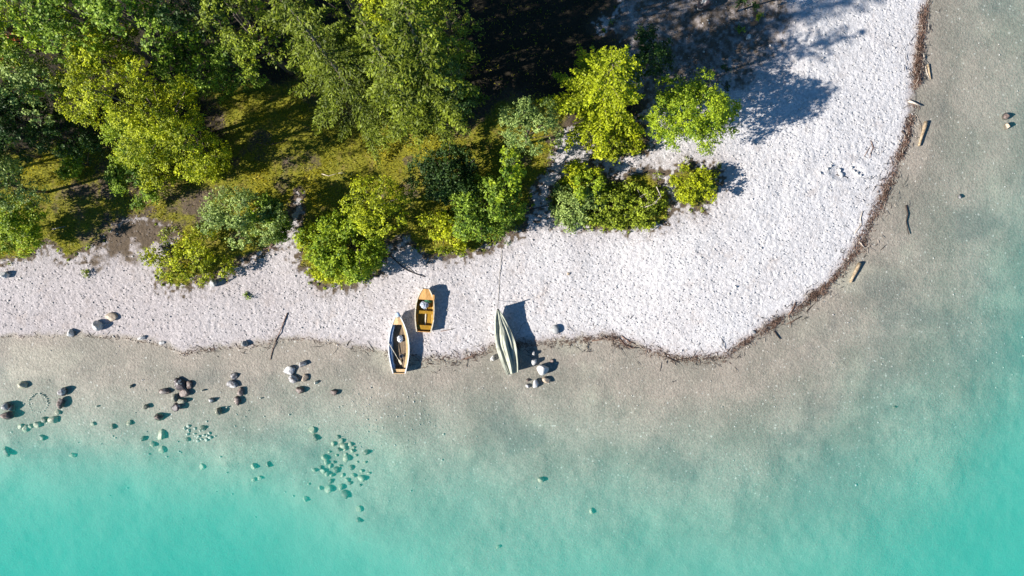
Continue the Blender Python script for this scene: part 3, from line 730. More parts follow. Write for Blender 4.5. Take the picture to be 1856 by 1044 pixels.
GB = 'rocks lying on the dry gravel'; GS = 'rocks standing in the shallows'; GU = 'stones under the water'
rocks = [
 (8, 500, 8, 8, .62, 'rock_pale', 'pale boulder at the picture edge under the grassy bank with a dark blue shadow', GB),
 (176, 590, 8, 10, .62, 'rock_pale', 'upright pale boulder beside the flat tan rock with a long blue shadow', GB),
 (201, 575, 12, 9, .30, 'rock_tan', 'flat round tan rock on the gravel', GB),
 (127, 604, 7, 8, .45, 'rock_pale', 'white pyramid rock at the drift line near the grassy bank', GB),
 (257, 613, 8, 4, .25, 'rock_pale', 'pale wedge stone lying aslant on the lower gravel', GB),
 (386, 514, 8, 8, .55, 'rock_grey', 'grey boulder tucked under the loose yellow-green bush', GB),
 (444, 624, 7, 7, .42, 'rock_grey', 'bluish grey rock on the drift line between the bush and the stick', GB),
 (1006, 597, 10, 9, .35, 'rock_grey', 'smooth grey stone alone on the gravel beyond the covered boat', GB),
 (1356, 67, 5, 7, .30, 'rock_pale', 'small white lump in the shade beside green weeds', GB),
 (1333, 520, 3.5, 3, .18, 'rock_pale', 'small white stone with blue shadow alone on the wide white gravel', GB),
 (294, 621, 6, 5, .10, 'rock_pale', 'flat white stone at the edge of the lower gravel', GB),
 (1276, 6, 16, 14, .9, 'rock_black', 'black shiny boulder in the shaded gravel at the upper picture edge', GB),
 (1066, 392, 3.5, 5, .5, 'rock_pale', 'white stone among the grey-green shrub of the gravel island', GB),
 (920, 405, 7, 4, .35, 'rock_pale', 'pale stone at the edge of the green thicket', GB),
 (1030, 496, 4, 3, .14, 'rock_tan', 'small tan stone on the open gravel above the grey stone', GB),
 (967, 640, 4, 6, .35, 'rock_pale', 'small white rock in the shadow of the covered boat, topmost of its cluster', GS),
 (968, 655, 6, 8, .45, 'rock_pale', 'white rock leaning between the small white rock and the large white boulder', GS),
 (983, 670, 12, 10, .80, 'rock_pale', 'large white boulder of the cluster beside the covered boat', GS),
 (970, 696, 6, 9, .45, 'rock_pale', 'upright white rock below the large white boulder', GS),
 (991, 689, 9, 6, .38, 'rock_tan', 'cream and rust coloured rock below the large white boulder', GS),
 (957, 699, 5, 4, .15, 'rock_pale', 'small low pale stone beside the upright white rock', GS),
 (957, 689, 4, 4, .14, 'rock_brown', 'small dark stone above the low pale stone', GS),
 (893, 649, 5, 6, .32, 'rock_pale', 'white rock at the flank of the covered boat', GS),
 (1000, 655, 4, 4, .2, 'rock_brown', 'small brown stone behind the large white boulder', GS),
 (546, 660, 9, 7, .60, 'rock_mixed', 'white and blue rock at the top of the mid shore cluster', GS),
 (524, 672, 13, 9, .55, 'rock_pale', 'blocky white rock beside the striped rock', GS),
 (532, 687, 10, 10, .65, 'rock_mixed', 'white rock with dark stripes in the middle of its cluster', GS),
 (552, 685, 8, 7, .35, 'rock_tan', 'tan and black rock beside the striped white rock', GS),
 (544, 707, 8, 8, .40, 'rock_brown', 'brown grey rock just below the striped white rock', GS),
 (573, 693, 4, 4, .15, 'rock_white', 'small pale stone to the side of the striped rock cluster', GS),
 (606, 711, 8, 6, .35, 'rock_brown', 'dark brown rock alone between the rock cluster and the white boat', GS),
 (423, 682, 7, 7, .45, 'rock_mixed', 'grey and white rock on top of a column of four rocks', GS),
 (420, 697, 11, 8, .60, 'rock_mixed', 'white and black boulder, largest in a column of four rocks', GS),
 (436, 710, 7, 9, .38, 'rock_brown', 'oblong brown rock below the white and black boulder', GS),
 (429, 727, 7, 9, .38, 'rock_brown', 'dark red-brown rock at the foot of the column of four rocks', GS),
 (325, 696, 14, 13, .75, 'rock_black', 'large black boulder with white streaks in the shallows', GS),
 (342, 698, 7, 8, .35, 'rock_brown', 'small brown rock touching the large black boulder', GS),
 (335, 711, 12, 9, .42, 'rock_brown', 'rough brown rock below the large black boulder', GS),
 (317, 720, 8, 9, .30, 'rock_siltdark', 'olive grey rock between the brown rock and the black wedge', GS),
 (330, 727, 9, 8, .28, 'rock_siltdark', 'dull grey rock partly under water beside the black wedge', GS),
 (319, 738, 10, 9, .60, 'rock_black', 'black wedge shaped rock with white tip', GS),
 (298, 709, 11, 8, .45, 'rock_brown', 'brown rock standing apart beside the large black boulder', GS),
 (285, 757, 9, 8, .80, 'rock_brown', 'grey brown rock with a soft underwater shadow, lowest of the dark rocks', GS),
 (383, 726, 7, 6, .45, 'rock_pale', 'round white rock alone between two rock clusters', GS),
 (395, 746, 7, 7, .55, 'rock_siltdark', 'grey green rock below the round white rock', GS),
 (264, 737, 5, 5, .35, 'rock_siltdark', 'small grey stone in the water beside the brown rocks', GS),
 (236, 700, 4, 4, .3, 'rock_siltdark', 'small dark stone in the water near the dark and white round rock', GS),
 (39, 698, 10, 9, .42, 'rock_silt', 'pale boulder just under the water above the stone ring', GS),
 (111, 711, 8, 9, .95, 'rock_mixed', 'round dark rock with white face at the end of the curved stone row', GS),
 (109, 731, 9, 11, .80, 'rock_brown', 'brown rock of the curved stone row next to the round dark rock', GS),
 (103, 748, 6, 7, .40, 'rock_silt', 'pale stone below the brown rock in the curved row', GU),
 (95, 761, 12, 9, .45, 'rock_silt', 'broad pale stone in the curved row', GU),
 (79, 760, 9, 8, .35, 'rock_siltdark', 'grey stone in the curved row between two pale ones', GU),
 (67, 770, 9, 9, .40, 'rock_silt', 'round pale stone in the curved row', GU),
 (54, 772, 6, 6, .30, 'rock_silt', 'small pale stone in the curved row', GU),
 (45, 778, 7, 10, .35, 'rock_silt', 'oblong pale stone near the far end of the curved row', GU),
 (36, 773, 6, 7, .25, 'rock_silt', 'small pale stone at the far end of the curved row', GU),
 (75, 794, 8, 10, .35, 'rock_siltdark', 'dark green weedy stone below the curved row', GU),
 (8, 736, 12, 9, 1.05, 'rock_grey', 'blue grey boulder at the picture edge in the shallows', GS),
 (11, 753, 13, 8, 1.1, 'rock_brown', 'dark brown boulder at the picture edge below the blue grey one', GS),
 (19, 741, 6, 6, .9, 'rock_grey', 'small grey rock against the two edge boulders', GS),
 (291, 789, 8, 14, .55, 'rock_silt', 'long pale boulder under the water below the dark rocks', GU),
 (276, 805, 7, 8, .4, 'rock_silt', 'small pale stone beside the long pale boulder', GU),
 (293, 815, 9, 9, .5, 'rock_silt', 'round pale stone below the long pale boulder', GU),
 (258, 796, 8, 7, .4, 'rock_siltdark', 'olive stone beside the long pale boulder', GU),
 (233, 766, 8, 7, .4, 'rock_silt', 'pale yellow stone under water with a dark flank', GU),
 (202, 774, 7, 7, .35, 'rock_siltdark', 'faint grey stone in the shallows below the dark rocks', GU),
 (168, 768, 6, 5, .3, 'rock_silt', 'faint yellow stone between the curved row and the dark rocks', GU),
 (127, 826, 8, 7, .9, 'rock_silt', 'faint stone alone in the green water', GU),
 (8, 818, 9, 14, .8, 'rock_siltdark', 'faint long stone at the picture edge in green water', GU),
 (367, 775, 8, 7, .3, 'rock_siltdark', 'dark slab in the heap of small white stones', GU),
 (339, 797, 6, 5, .3, 'rock_siltdark', 'dark stone at the edge of the heap of small white stones', GU),
 (364, 848, 6, 9, .8, 'rock_silt', 'faint long stone below the heap of small white stones', GU),
 (567, 780, 10, 8, .45, 'rock_silt', 'pale olive rock, upper one of a close pair under water', GU),
 (571, 793, 8, 8, .45, 'rock_siltdark', 'dark flanked rock, lower one of a close pair under water', GU),
 (458, 847, 8, 7, .9, 'rock_silt', 'faint yellow stone in the deeper green water', GU),
 (483, 844, 7, 9, .9, 'rock_siltdark', 'faint upright stone with shadow in the deeper green water', GU),
 (456, 871, 6, 6, 1.0, 'rock_silt', 'first of two small faint stones side by side', GU),
 (468, 869, 6, 6, 1.0, 'rock_silt', 'second of two small faint stones side by side', GU),
 (552, 906, 7, 7, .9, 'rock_silt', 'faint stone off the lower end of the large stone field', GU),
 (649, 925, 8, 8, .8, 'rock_silt', 'pale stone with shadow below the large stone field', GU),
 (650, 945, 8, 7, .8, 'rock_siltdark', 'grey stone just below the shadowed pale one', GU),
 (980, 870, 8, 9, .4, 'rock_silt', 'rounded grey green rock alone on the open lake bed', GU),
 (1073, 928, 6, 8, .5, 'rock_silt', 'oblong grey rock farther out on the open lake bed', GU),
 (1623, 738, 5, 4, .3, 'rock_siltdark', 'small grey stone on the lake bed off the point', GU),
 (903, 993, 6, 6, .6, 'rock_silt', 'faint pale stone in the deeper water below the boats', GU),
 (1824, 211, 6, 7, .55, 'rock_brown', 'upper of two rocks standing off the outer shore', GS),
 (1826, 229, 6, 6, .55, 'rock_tan', 'lower of two rocks standing off the outer shore', GS),
 (1738, 357, 3.5, 5, .35, 'rock_grey', 'small grey stone in the outer shallows beside the dark stick', GS),
 (1366, 602, 5, 3, .16, 'rock_grey', 'small grey stone on the drift line of the point', GB),
]
for i, r in enumerate(rocks):
    rock(*r[:5], r[5], r[6], r[7], seed=i)
# large field of silted stones off the boats
rs = random.Random(5)
field = [(618, 800, 7), (612, 793, 5), (603, 805, 6), (622, 809, 9), (634, 806, 6), (614, 816, 5), (626, 815, 6), (638, 818, 6), (641, 812, 4), (663, 821, 8), (588, 830, 8), (591, 838, 7), (598, 845, 6),
         (580, 848, 6), (570, 853, 6), (585, 855, 7), (591, 860, 8), (609, 854, 9), (600, 862, 7), (627, 832, 9), (626, 825, 5), (637, 848, 8), (640, 862, 7), (654, 868, 10), (661, 839, 5), (599, 873, 7), (595, 888, 10),
         (580, 886, 7), (617, 884, 9), (625, 897, 10), (628, 870, 6), (648, 838, 4), (655, 855, 5), (606, 838, 5), (615, 845, 5), (645, 826, 4), (620, 862, 5), (635, 876, 5), (610, 826, 4), (596, 820, 4), (668, 858, 4), (652, 880, 4), (560, 878, 4)]
for i, (a, b, r) in enumerate(field):
    rock(a, b, r, r * rs.uniform(.8, 1.15), r / PXM * rs.uniform(1.1, 1.7), 'rock_siltdark' if i % 4 == 1 else 'rock_silt',
         'silt covered stone of the large stone field under green water', 'stone field under the water', seed=200 + i, sub=2, name='sunken_stone', cat='stone')
for i, (a, b) in enumerate([(334, 777), (341, 773), (341, 780), (352, 777), (351, 787), (362, 781), (367, 778), (368, 789), (374, 790), (378, 786), (380, 793), (359, 791), (364, 797), (358, 799), (373, 798), (339, 787)]):
    rock(a, b, rs.uniform(3.2, 5.2), rs.uniform(3, 4.6), rs.uniform(.22, .36), 'rock_white', 'small white stone of the heap beside the dark slab under water', 'heap of small white stones', seed=260 + i, sub=2, name='white_stone', cat='stone')
for i in range(27):
    if i in (7, 19): continue
    a = 2 * math.pi * i / 27 + rs.uniform(-.05, .05); r = 17 + rs.uniform(-.8, .8)
    rock(69 + r * math.cos(a), 731 - r * math.sin(a), rs.uniform(1.2, 2.3), rs.uniform(1.1, 1.9), rs.uniform(.08, .14), 'rock_white', 'small pale stone of the ring laid out on the lake bed', 'stones of the ring', seed=300 + i, sub=2, name='ring_stone', cat='stone')
for i in range(46):
    a, b = rs.choice([(400, 800), (180, 790), (330, 840), (430, 740), (650, 760), (480, 900), (250, 870), (1800, 650), (760, 830)])
    a += rs.gauss(0, 45); b += rs.gauss(0, 26)
    rock(a, b, rs.uniform(1.8, 3.6), rs.uniform(1.8, 3.2), rs.uniform(.12, .3), 'rock_white', 'small pale stone scattered loosely on the lake bed', 'small stones scattered on the lake bed', seed=400 + i, sub=1, name='small_stone', cat='stone')
# stones round the dug hollow
for i, (a, b, r) in enumerate([(1487, 314, 3), (1500, 306, 3), (1506, 301, 2.5), (1521, 309, 4), (1524, 317, 5), (1543, 304, 3), (1548, 310, 2.5), (1553, 314, 3), (1560, 318, 2.5)]):
    rock(a, b, r, r * 1.1, .2, 'rock_pale', 'white stone piled at the rim of the dug hollow in the gravel', 'stones of the dug hollow', seed=450 + i, sub=2, name='hollow_stone', cat='stone')

# loose pebbles, one mass: dry on the beach, pale ones under water
n = 30000
qx = R.uniform(-41, 41, n); qy = R.uniform(-18, 23, n); qz, i_, j_ = gz_arr(qx, qy)
d_ = D[j_, i_]; g_ = grass[j_, i_]
dens = np.where(d_ > 0, .55, np.where(dep[j_, i_] < 1.2, .04 + .45 * (np.hypot(qx + 10.5, (qy + 10.5) * 1.3) < 4), .02)) * (g_ < .4)
dens = dens * np.where(d_ > 0, 1 - soil[j_, i_], 1)
k = R.random(n) < dens
qx, qy, qz, d_ = qx[k], qy[k], qz[k], d_[k]; n = len(qx)
octa = np.array([(1, 0, 0), (0, 1, 0), (-1, 0, 0), (0, -1, 0), (0, 0, 1), (0, 0, -1)], float)
of = np.array([(0, 1, 4), (1, 2, 4), (2, 3, 4), (3, 0, 4), (1, 0, 5), (2, 1, 5), (3, 2, 5), (0, 3, 5)])
sz = np.exp(R.normal(-3.25, .38, n)).clip(.02, .11)
Vv = octa[None] * (sz[:, None] * R.uniform(.6, 1.3, (n, 3)))[:, None, :] * np.array([1, 1, .7]) + R.normal(0, .12, (n, 6, 3)) * sz[:, None, None]
a = R.uniform(0, 6.28, n); c, s = np.cos(a)[:, None], np.sin(a)[:, None]
Vv = np.stack([Vv[..., 0] * c - Vv[..., 1] * s, Vv[..., 0] * s + Vv[..., 1] * c, Vv[..., 2]], -1) + np.stack([qx, qy, qz + sz * .25], 1)[:, None, :]
Ff = (of[None] + 6 * np.arange(n)[:, None, None]).reshape(-1, 3)
tag(mesh_np('pebbles', Vv.reshape(-1, 3), Ff, M['pebble']), 'pale pebbles strewn over beach and lake bed', 'pebbles', kind='stuff')

# ------------------------------------------------------------------ drift line
def sticks_mesh(name, C, ang, L, W, H, mat, label, kind='stuff'):
    n = len(C)
    t = np.stack([np.cos(ang), np.sin(ang), R.normal(0, .12, n)], 1); b = np.stack([-np.sin(ang), np.cos(ang), np.zeros(n)], 1); u = np.array([0, 0, 1.0])
    VV = []
    bend = R.normal(0, .12, n) * L
    for sx, w in ((-1, .7), (0, 1.0), (1, .35)):
        for (sb, su) in ((-1, 0), (1, 0), (0, 1)):
            VV.append(C + t * (L / 2 * sx)[:, None] + b * ((sb * W / 2 * w) + (bend if sx == 0 else 0))[:, None] + u * (su * H * w)[:, None])
    VV = np.stack(VV, 1).reshape(-1, 3)
    fb = []
    for s_ in (0, 3):
        fb += [(s_, s_ + 3, s_ + 4, s_ + 1), (s_ + 1, s_ + 4, s_ + 5, s_ + 2), (s_ + 2, s_ + 5, s_ + 3, s_)]
    F = (np.array(fb)[None] + 9 * np.arange(n)[:, None, None]).reshape(-1, 4)
    return tag(mesh_np(name, VV, F, M[mat]), label, 'driftwood', kind=kind)

# how thick the litter lies along the shore: (px along polyline vertex index ranges)
arc_pts = []; arc_w = []; arc_s = []
for i in range(2, len(SHORE) - 3):
    a, b = SHORE[i], SHORE[i + 1]
    m = max(2, int(math.hypot(b[0] - a[0], b[1] - a[1]) / 3))
    for j in range(m):
        t = j / m; x = a[0] + (b[0] - a[0]) * t; y = a[1] + (b[1] - a[1]) * t
        if x < 350: wgt, spr = .16, .10
        elif x < 700: wgt, spr = .22, .16
        elif x < 900: wgt, spr = .7, .30
        elif x < 1050: wgt, spr = .8, .25
        elif x < 1180: wgt, spr = 1.3, .25
        elif x < 1330: wgt, spr = 1.1, .30
        elif y > 480: wgt, spr = 1.9, .24
        elif y > 290: wgt, spr = 1.6, .34
        else: wgt, spr = 2.2, .23
        arc_pts.append((x, y)); arc_w.append(wgt * (.06 + 1.9 * max(0, .5 + 1.6 * float(fbm(np.array([x * .035]), np.array([y * .035]), 61, 3)[0])))); arc_s.append(spr)
arc_pts = np.array(arc_pts); arc_w = np.array(arc_w); arc_s = np.array(arc_s)
def litter(n, spread, Lr, Wr, mat, name, label):
    k = R.choice(len(arc_pts), n, p=arc_w / arc_w.sum())
    x = (arc_pts[k, 0] - 928) / PXM; y = (522 - arc_pts[k, 1]) / PXM
    nx = np.roll(arc_pts, -1, 0) - np.roll(arc_pts, 1, 0); ta = np.arctan2(-nx[:, 1], nx[:, 0])[k]
    off = R.normal(.12, 1, n) * arc_s[k] * spread
    x = x - np.sin(ta) * off + R.normal(0, .08, n) + 0.0; y = y + np.cos(ta) * off + R.normal(0, .08, n)
    # slide along the shore so that the line wanders like the water's edge
    z, i_, j_ = gz_arr(x, y)
    d = D[j_, i_] - .12
    gxn = -np.sin(ta); gyn = np.cos(ta)
    x = x - gxn * (d - off) * .8; y = y - gyn * (d - off) * .8
    z, i_, j_ = gz_arr(x, y)
    L = np.exp(R.normal(math.log(Lr), .5, n)); W = R.uniform(*Wr, n)
    ang = ta + R.normal(0, .75, n)
    z = np.maximum(z, 0.0) + np.abs(R.normal(0, .03, n)) * arc_w[k]
    sticks_mesh(name, np.stack([x, y, z], 1), ang, L, W, W * .8, mat, label)
litter(10500, .8, .15, (.012, .036), 'drift', 'drift_litter', 'brown line of bark and twigs washed up along the shore')
litter(800, 2.2, .38, (.02, .045), 'drift_dark', 'drift_twigs', 'dark soaked twigs strewn along the drift line')
litter(420, 1.5, .34, (.02, .045), 'drift_pale', 'bleached_twigs', 'bleached twigs scattered in the drift line')

def stick(pts, rad, mat, label, name='stick', group=None, cat='stick', lift=.0, forks=0, seed=0, floor=None):
    """a branch lying on the ground through these pixels"""
    pr = random.Random(seed); out = []
    dense = []
    for i in range(len(pts) - 1):
        m = max(1, int(math.hypot(pts[i + 1][0] - pts[i][0], pts[i + 1][1] - pts[i][1]) / 8))
        for j in range(m): dense.append((pts[i][0] + (pts[i + 1][0] - pts[i][0]) * j / m + (pr.uniform(-.5, .5) if m > 1 else 0), pts[i][1] + (pts[i + 1][1] - pts[i][1]) * j / m))
    dense.append(pts[-1])
    for a, b in dense:
        x, y, _ = P(a, b); z = ground_z(x, y)
        if floor is not None: z = max(z, floor)
        out.append(Vector((x, y, z + rad * .7 + lift)))
    n = len(out)
    # settle: no point dips far below its neighbours
    zs = [p.z for p in out]
    for i in range(n): out[i].z = max(zs[max(0, i - 1):i + 2])
    o0 = out[0].copy()
    mb = MB(); mb.tube([p - o0 for p in out], [rad * (1 - .45 * i / max(1, n - 1)) * pr.uniform(.88, 1.12) for i in range(n)], 8)
    for f in range(forks):
        i = pr.randrange(max(1, n // 4), n); a = pr.uniform(-1, 1); d = (out[min(i, n - 1)] - out[max(0, i - 1)])
        d = d.normalized() if d.length > 0 else Vector((1, 0, 0))
        e = Vector((d.x * math.cos(a) - d.y * math.sin(a), d.x * math.sin(a) + d.y * math.cos(a), .12)) * pr.uniform(.3, .8)
        b0 = out[i] - o0
        mb.tube([b0, b0 + e * .5 + Vector((0, 0, .02)), b0 + e], [rad * .5, rad * .35, rad * .15], 5)
    o = mb.build(name, M[mat], None, True); o.location = o0
    return tag(o, label, cat, group)
DG = 'driftwood pieces at the shore'
stick([(1677, 221), (1672, 240), (1664, 265)], .15, 'drift_tan', 'long tan log in the shallows at the outer shore', 'driftwood_log', DG, 'log', floor=0)
stick([(1557, 477), (1549, 494), (1540, 512)], .17, 'drift_tan', 'short yellow-brown log lying in the shallows off the bend', 'driftwood_log', DG, 'log', floor=0)
stick([(1681, 117), (1683, 130), (1686, 144)], .085, 'drift_tan', 'small tan log standing off the drift line near the upper shore', 'driftwood_log', DG, 'log', floor=0)
stick([(1677, 120), (1680, 133), (1684, 142)], .05, 'drift_pale', 'thin pale pole lying against the small tan log', 'driftwood_log', DG, 'log', floor=0)
stick([(1645, 184), (1656, 188), (1668, 193)], .09, 'drift_pale', 'pale log lying across the drift line', 'driftwood_log', DG, 'log', floor=.1)
stick([(1633, 238), (1640, 245), (1645, 250)], .07, 'drift_dark', 'short dark stick at the inner side of the drift line', group=DG)
stick([(1641, 372), (1645, 388), (1642, 402), (1647, 425)], .06, 'drift_dark', 'curved black stick alone in the outer shallows', group=DG, floor=-.02)
stick([(1562, 383), (1558, 396), (1559, 408), (1547, 424)], .045, 'drift_pale', 'pale crooked twig on the white gravel inside the bend', group=DG, seed=2)
stick([(1556, 438), (1566, 449)], .06, 'drift_pale', 'bleached stick in the drift line at the bend', group=DG)
stick([(1402, 600), (1408, 608), (1414, 615)], .06, 'drift_dark', 'short black stick in the shallows off the drift line', group=DG, floor=0)
stick([(1441, 548), (1436, 560), (1428, 572)], .05, 'drift', 'brown stick leaning over the drift line of the point', group=DG, forks=2)
stick([(1452, 574), (1440, 580), (1425, 588)], .045, 'drift', 'forked brown branch along the drift line of the point', group=DG, forks=3)
stick([(1121, 612), (1130, 624), (1145, 631), (1158, 630)], .05, 'drift', 'curved brown branch on the drift line in the small bay', group=DG, forks=3, floor=0)
stick([(1126, 609), (1140, 620), (1150, 622)], .045, 'drift', 'brown forked branch above the curved one', group=DG, forks=3)
stick([(1072, 618), (1088, 616), (1102, 610)], .045, 'drift', 'brown branch on the drift line beyond the grey stone', group=DG, forks=3)
stick([(1205, 646), (1222, 654), (1240, 650), (1255, 648)], .045, 'drift_dark', 'dark twisted branch on the drift line near its lowest point', group=DG, forks=5, floor=0)
stick([(843, 650), (856, 646), (868, 641)], .045, 'drift', 'brown stick on the drift line beside the covered boat', group=DG)
stick([(523, 567), (517, 582), (508, 603), (497, 625), (490, 652)], .045, 'drift', 'long thin branch lying from the gravel down into the shallows', group=DG, seed=3, forks=2)
stick([(712, 465), (725, 478), (740, 490), (756, 497), (772, 502)], .05, 'drift_dark', 'long bent grey branch in the shadow of the vivid yellow-green tree', group=DG, seed=4)
stick([(722, 474), (738, 482), (752, 494)], .03, 'drift_pale', 'pale twig beside the long bent branch', group=DG, seed=5)
stick([(800, 600), (812, 598), (824, 595)], .03, 'drift', 'short brown stick beside the yellow boat', group=DG)
stick([(1511, 318), (1522, 320), (1534, 323)], .03, 'drift_dark', 'dark twig lying in the dug hollow', group=DG)
stick([(600, 0 + 481), (610, 478)], .02, 'drift', 'thin twig under the rounded green bush', group=DG)
stick([(1576, 258), (1579, 268), (1576, 277)], .03, 'drift', 'small forked brush piece on the white gravel', group=DG, forks=6, seed=8)
stick([(1563, 285), (1570, 273), (1577, 262)], .02, 'drift', 'thin brown twig leading to the small forked brush', group=DG, forks=1)
stick([(940, 388), (955, 384), (985, 376), (1010, 372)], .04, 'drift_dark', 'thin fallen pole across the mouth of the shaded lane', group=DG)
stick([(1172, 58), (1174, 66), (1177, 72)], .06, 'drift_dark', 'small dark stick in the shaded gravel', group=DG)
stick([(106, 417), (118, 414), (130, 412)], .04, 'drift_pale', 'pale stick in the shaded grass by the wood', group=DG)
stick([(180, 611), (195, 606), (203, 598)], .02, 'drift_pale', 'thin bleached twig on the drift line near the tan rock', group=DG)
stick([(484, 453), (495, 450), (508, 452)], .05, 'drift', 'brown branch heap at the foot of the airy willow bush', group=DG, forks=9, seed=9)
stick([(1180, 345), (1188, 362), (1176, 375), (1160, 381)], .035, 'drift_pale', 'bare curling twig rising from the dry olive shrub', group=DG, lift=1.2, seed=10, forks=4)

# ------------------------------------------------------------------ boats
def sections(L, B, D0, n=22, bow=1.7, stern_w=.6, sheer=.25, mid=.42, bow_w=.03, shp=2):
    """t from 0 at the stern to 1 at the stem: (y, half beam, keel z, sheer z)"""
    out = []
    for i in range(n + 1):
        t = i / n
        if t < mid: b = stern_w + (1 - stern_w) * math.sin(math.pi / 2 * t / mid)
        else: b = bow_w + (1 - bow_w) * (1 - ((t - mid) / (1 - mid)) ** bow)
        keel = .05 + .42 * D0 * max(0, (t - .72) / .28) ** 2 + .10 * D0 * max(0, (.2 - t) / .2)
        sh = D0 + sheer * D0 * (max(0, (t - .35) / .65) ** shp * 1.3 + max(0, (.35 - t) / .35) ** 2 * .35)
        out.append((L * (t - .5), B / 2 * b, keel, sh))
    return out

def hull_pt(s, u, off=0.0):
    """u 0 at the keel to 1 at the rail; off > 0 is inside the skin"""
    y, b, kz, sz = s
    a = u * math.pi / 2
    fx = math.sin(a) ** .72; fz = 1 - math.cos(a) ** 1.0
    fz = fz ** 1.25
    return max(0.0, (b - off) * fx), kz + (sz - kz) * fz + off * (1 - u) * 1.1

def loft(mb, secs, off, nu=8, flip=False, u0=0.0, u1=1.0):
    V = []; F = []; W = 2 * nu + 1
    for s in secs:
        for k in range(-nu, nu + 1):
            u = u0 + (u1 - u0) * abs(k) / nu; x, z = hull_pt(s, u, off)
            V.append((math.copysign(x, k) if k else 0, s[0], z))
    for i in range(len(secs) - 1):
        for k in range(W - 1):
            q = (i * W + k, i * W + k + 1, (i + 1) * W + k + 1, (i + 1) * W + k)
            F.append(q[::-1] if flip else q)
    mb.add(V, F)

def build_boat(root, L, B, D0, mats, floor_n=7, thwarts=((.28, .28), (.60, .26)), foredeck=.84, **kw):
    secs = sections(L, B, D0, **kw)
    mo = MB(); loft(mo, secs, 0.0, flip=True)
    s0 = secs[0]; V = [(0, s0[0], s0[2])] + []
    ring = [(-hull_pt(s0, k / 8)[0], s0[0], hull_pt(s0, k / 8)[1]) for k in range(8, 0, -1)] + [(hull_pt(s0, k / 8)[0], s0[0], hull_pt(s0, k / 8)[1]) for k in range(0, 9)]
    mo.build('hull', mats['out'], root, True)
    mi = MB(); loft(mi, secs, .035); mi.build('inner_planking', mats['in'], root, True)
    mt = MB(); mt.add([(x, y - .02, z) for x, y, z in ring] + [(x, y + .03, z) for x, y, z in ring],
                      [tuple(range(len(ring))), tuple(reversed(range(len(ring), 2 * len(ring))))] + [(i, i + len(ring), (i + 1) % len(ring) + len(ring), (i + 1) % len(ring)) for i in range(len(ring))])
    mt.build('transom', mats['deck'], root)
    for sd in (-1, 1):
        g = MB(); V = []; F = []
        for s in secs:
            x, z = hull_pt(s, 1.0)
            for dx, dz in ((.03, -.03), (.03, .025), (-.055, .025), (-.055, -.03)): V.append((sd * max(x + dx, .005), s[0], z + dz))
        for i in range(len(secs) - 1):
            for k in range(4): F.append((i * 4 + k, i * 4 + (k + 1) % 4, (i + 1) * 4 + (k + 1) % 4, (i + 1) * 4 + k))
        F += [(0, 1, 2, 3), tuple(len(V) - 4 + k for k in range(4))]
        g.add(V, F); g.build('gunwale', mats['rail'], root)
    # fore deck
    n = len(secs) - 1; i0 = int(foredeck * n)
    g = MB(); V = []
    for s in secs[i0:]:
        x, z = hull_pt(s, 1.0)
        V += [(-max(x - .03, .004), s[0], z - .015), (0, s[0], z + .03), (max(x - .03, .004), s[0], z - .015)]
    m = len(secs) - i0
    F = [(i * 3 + k, i * 3 + k + 1, i * 3 + k + 4, i * 3 + k + 3) for i in range(m - 1) for k in (0, 1)]
    V += [(V[k][0], V[k][1], V[k][2] - .07) for k in range(3)]
    b = len(V) - 3; F += [(0, b, b + 1, 1), (1, b + 1, b + 2, 2)]
    g.add(V, F); g.build('foredeck', mats['deck'], root)
    # floor boards
    fw = B * .62 / floor_n
    for q in range(floor_n):
        x0 = (q - (floor_n - 1) / 2) * fw
        ys = [s for s in secs if hull_pt(s, .55)[0] > abs(x0) + fw * .5 and .04 < (s[0] / L + .5) < foredeck + .02]
        if len(ys) < 2: continue
        g = MB(); g.box((x0, (ys[0][0] + ys[-1][0]) / 2, .05 + D0 * .20 + .004 * (q % 2)), (fw * .9, ys[-1][0] - ys[0][0], .02), 0, .004)
        g.build('floorboard', mats['floor'], root)
    # ribs
    for q in range(2, n - 3, 2):
        s = secs[q]; pts = []
        for k in range(-6, 7):
            x, z = hull_pt(s, abs(k) / 6, .05); pts.append((math.copysign(x, k) if k else 0, s[0], z))
        g = MB(); g.tube(pts, [.018] * len(pts), 4); g.build('rib', mats['in'], root)
    for t, wd in thwarts:
        s = secs[int(t * n)]; x, z = hull_pt(s, .86, .03)
        g = MB(); g.box((0, s[0], z), (2 * x, wd, .03), 0, .006); g.build('thwart', mats['seat'], root)
    for sd in (-1, 1):
        s = secs[int(.52 * n)]; x, z = hull_pt(s, 1.0)
        g = MB(); g.tube([(sd * (x + .01), s[0], z), (sd * (x + .01), s[0], z + .10)], [.015, .015], 6)
        g.tube([(sd * (x + .01) - .04, s[0], z + .17), (sd * (x + .01) - .03, s[0], z + .11), (sd * (x + .01) + .03, s[0], z + .11), (sd * (x + .01) + .04, s[0], z + .17)], [.012] * 4, 6)
        g.build('oarlock', M['metal'], root)
    return secs

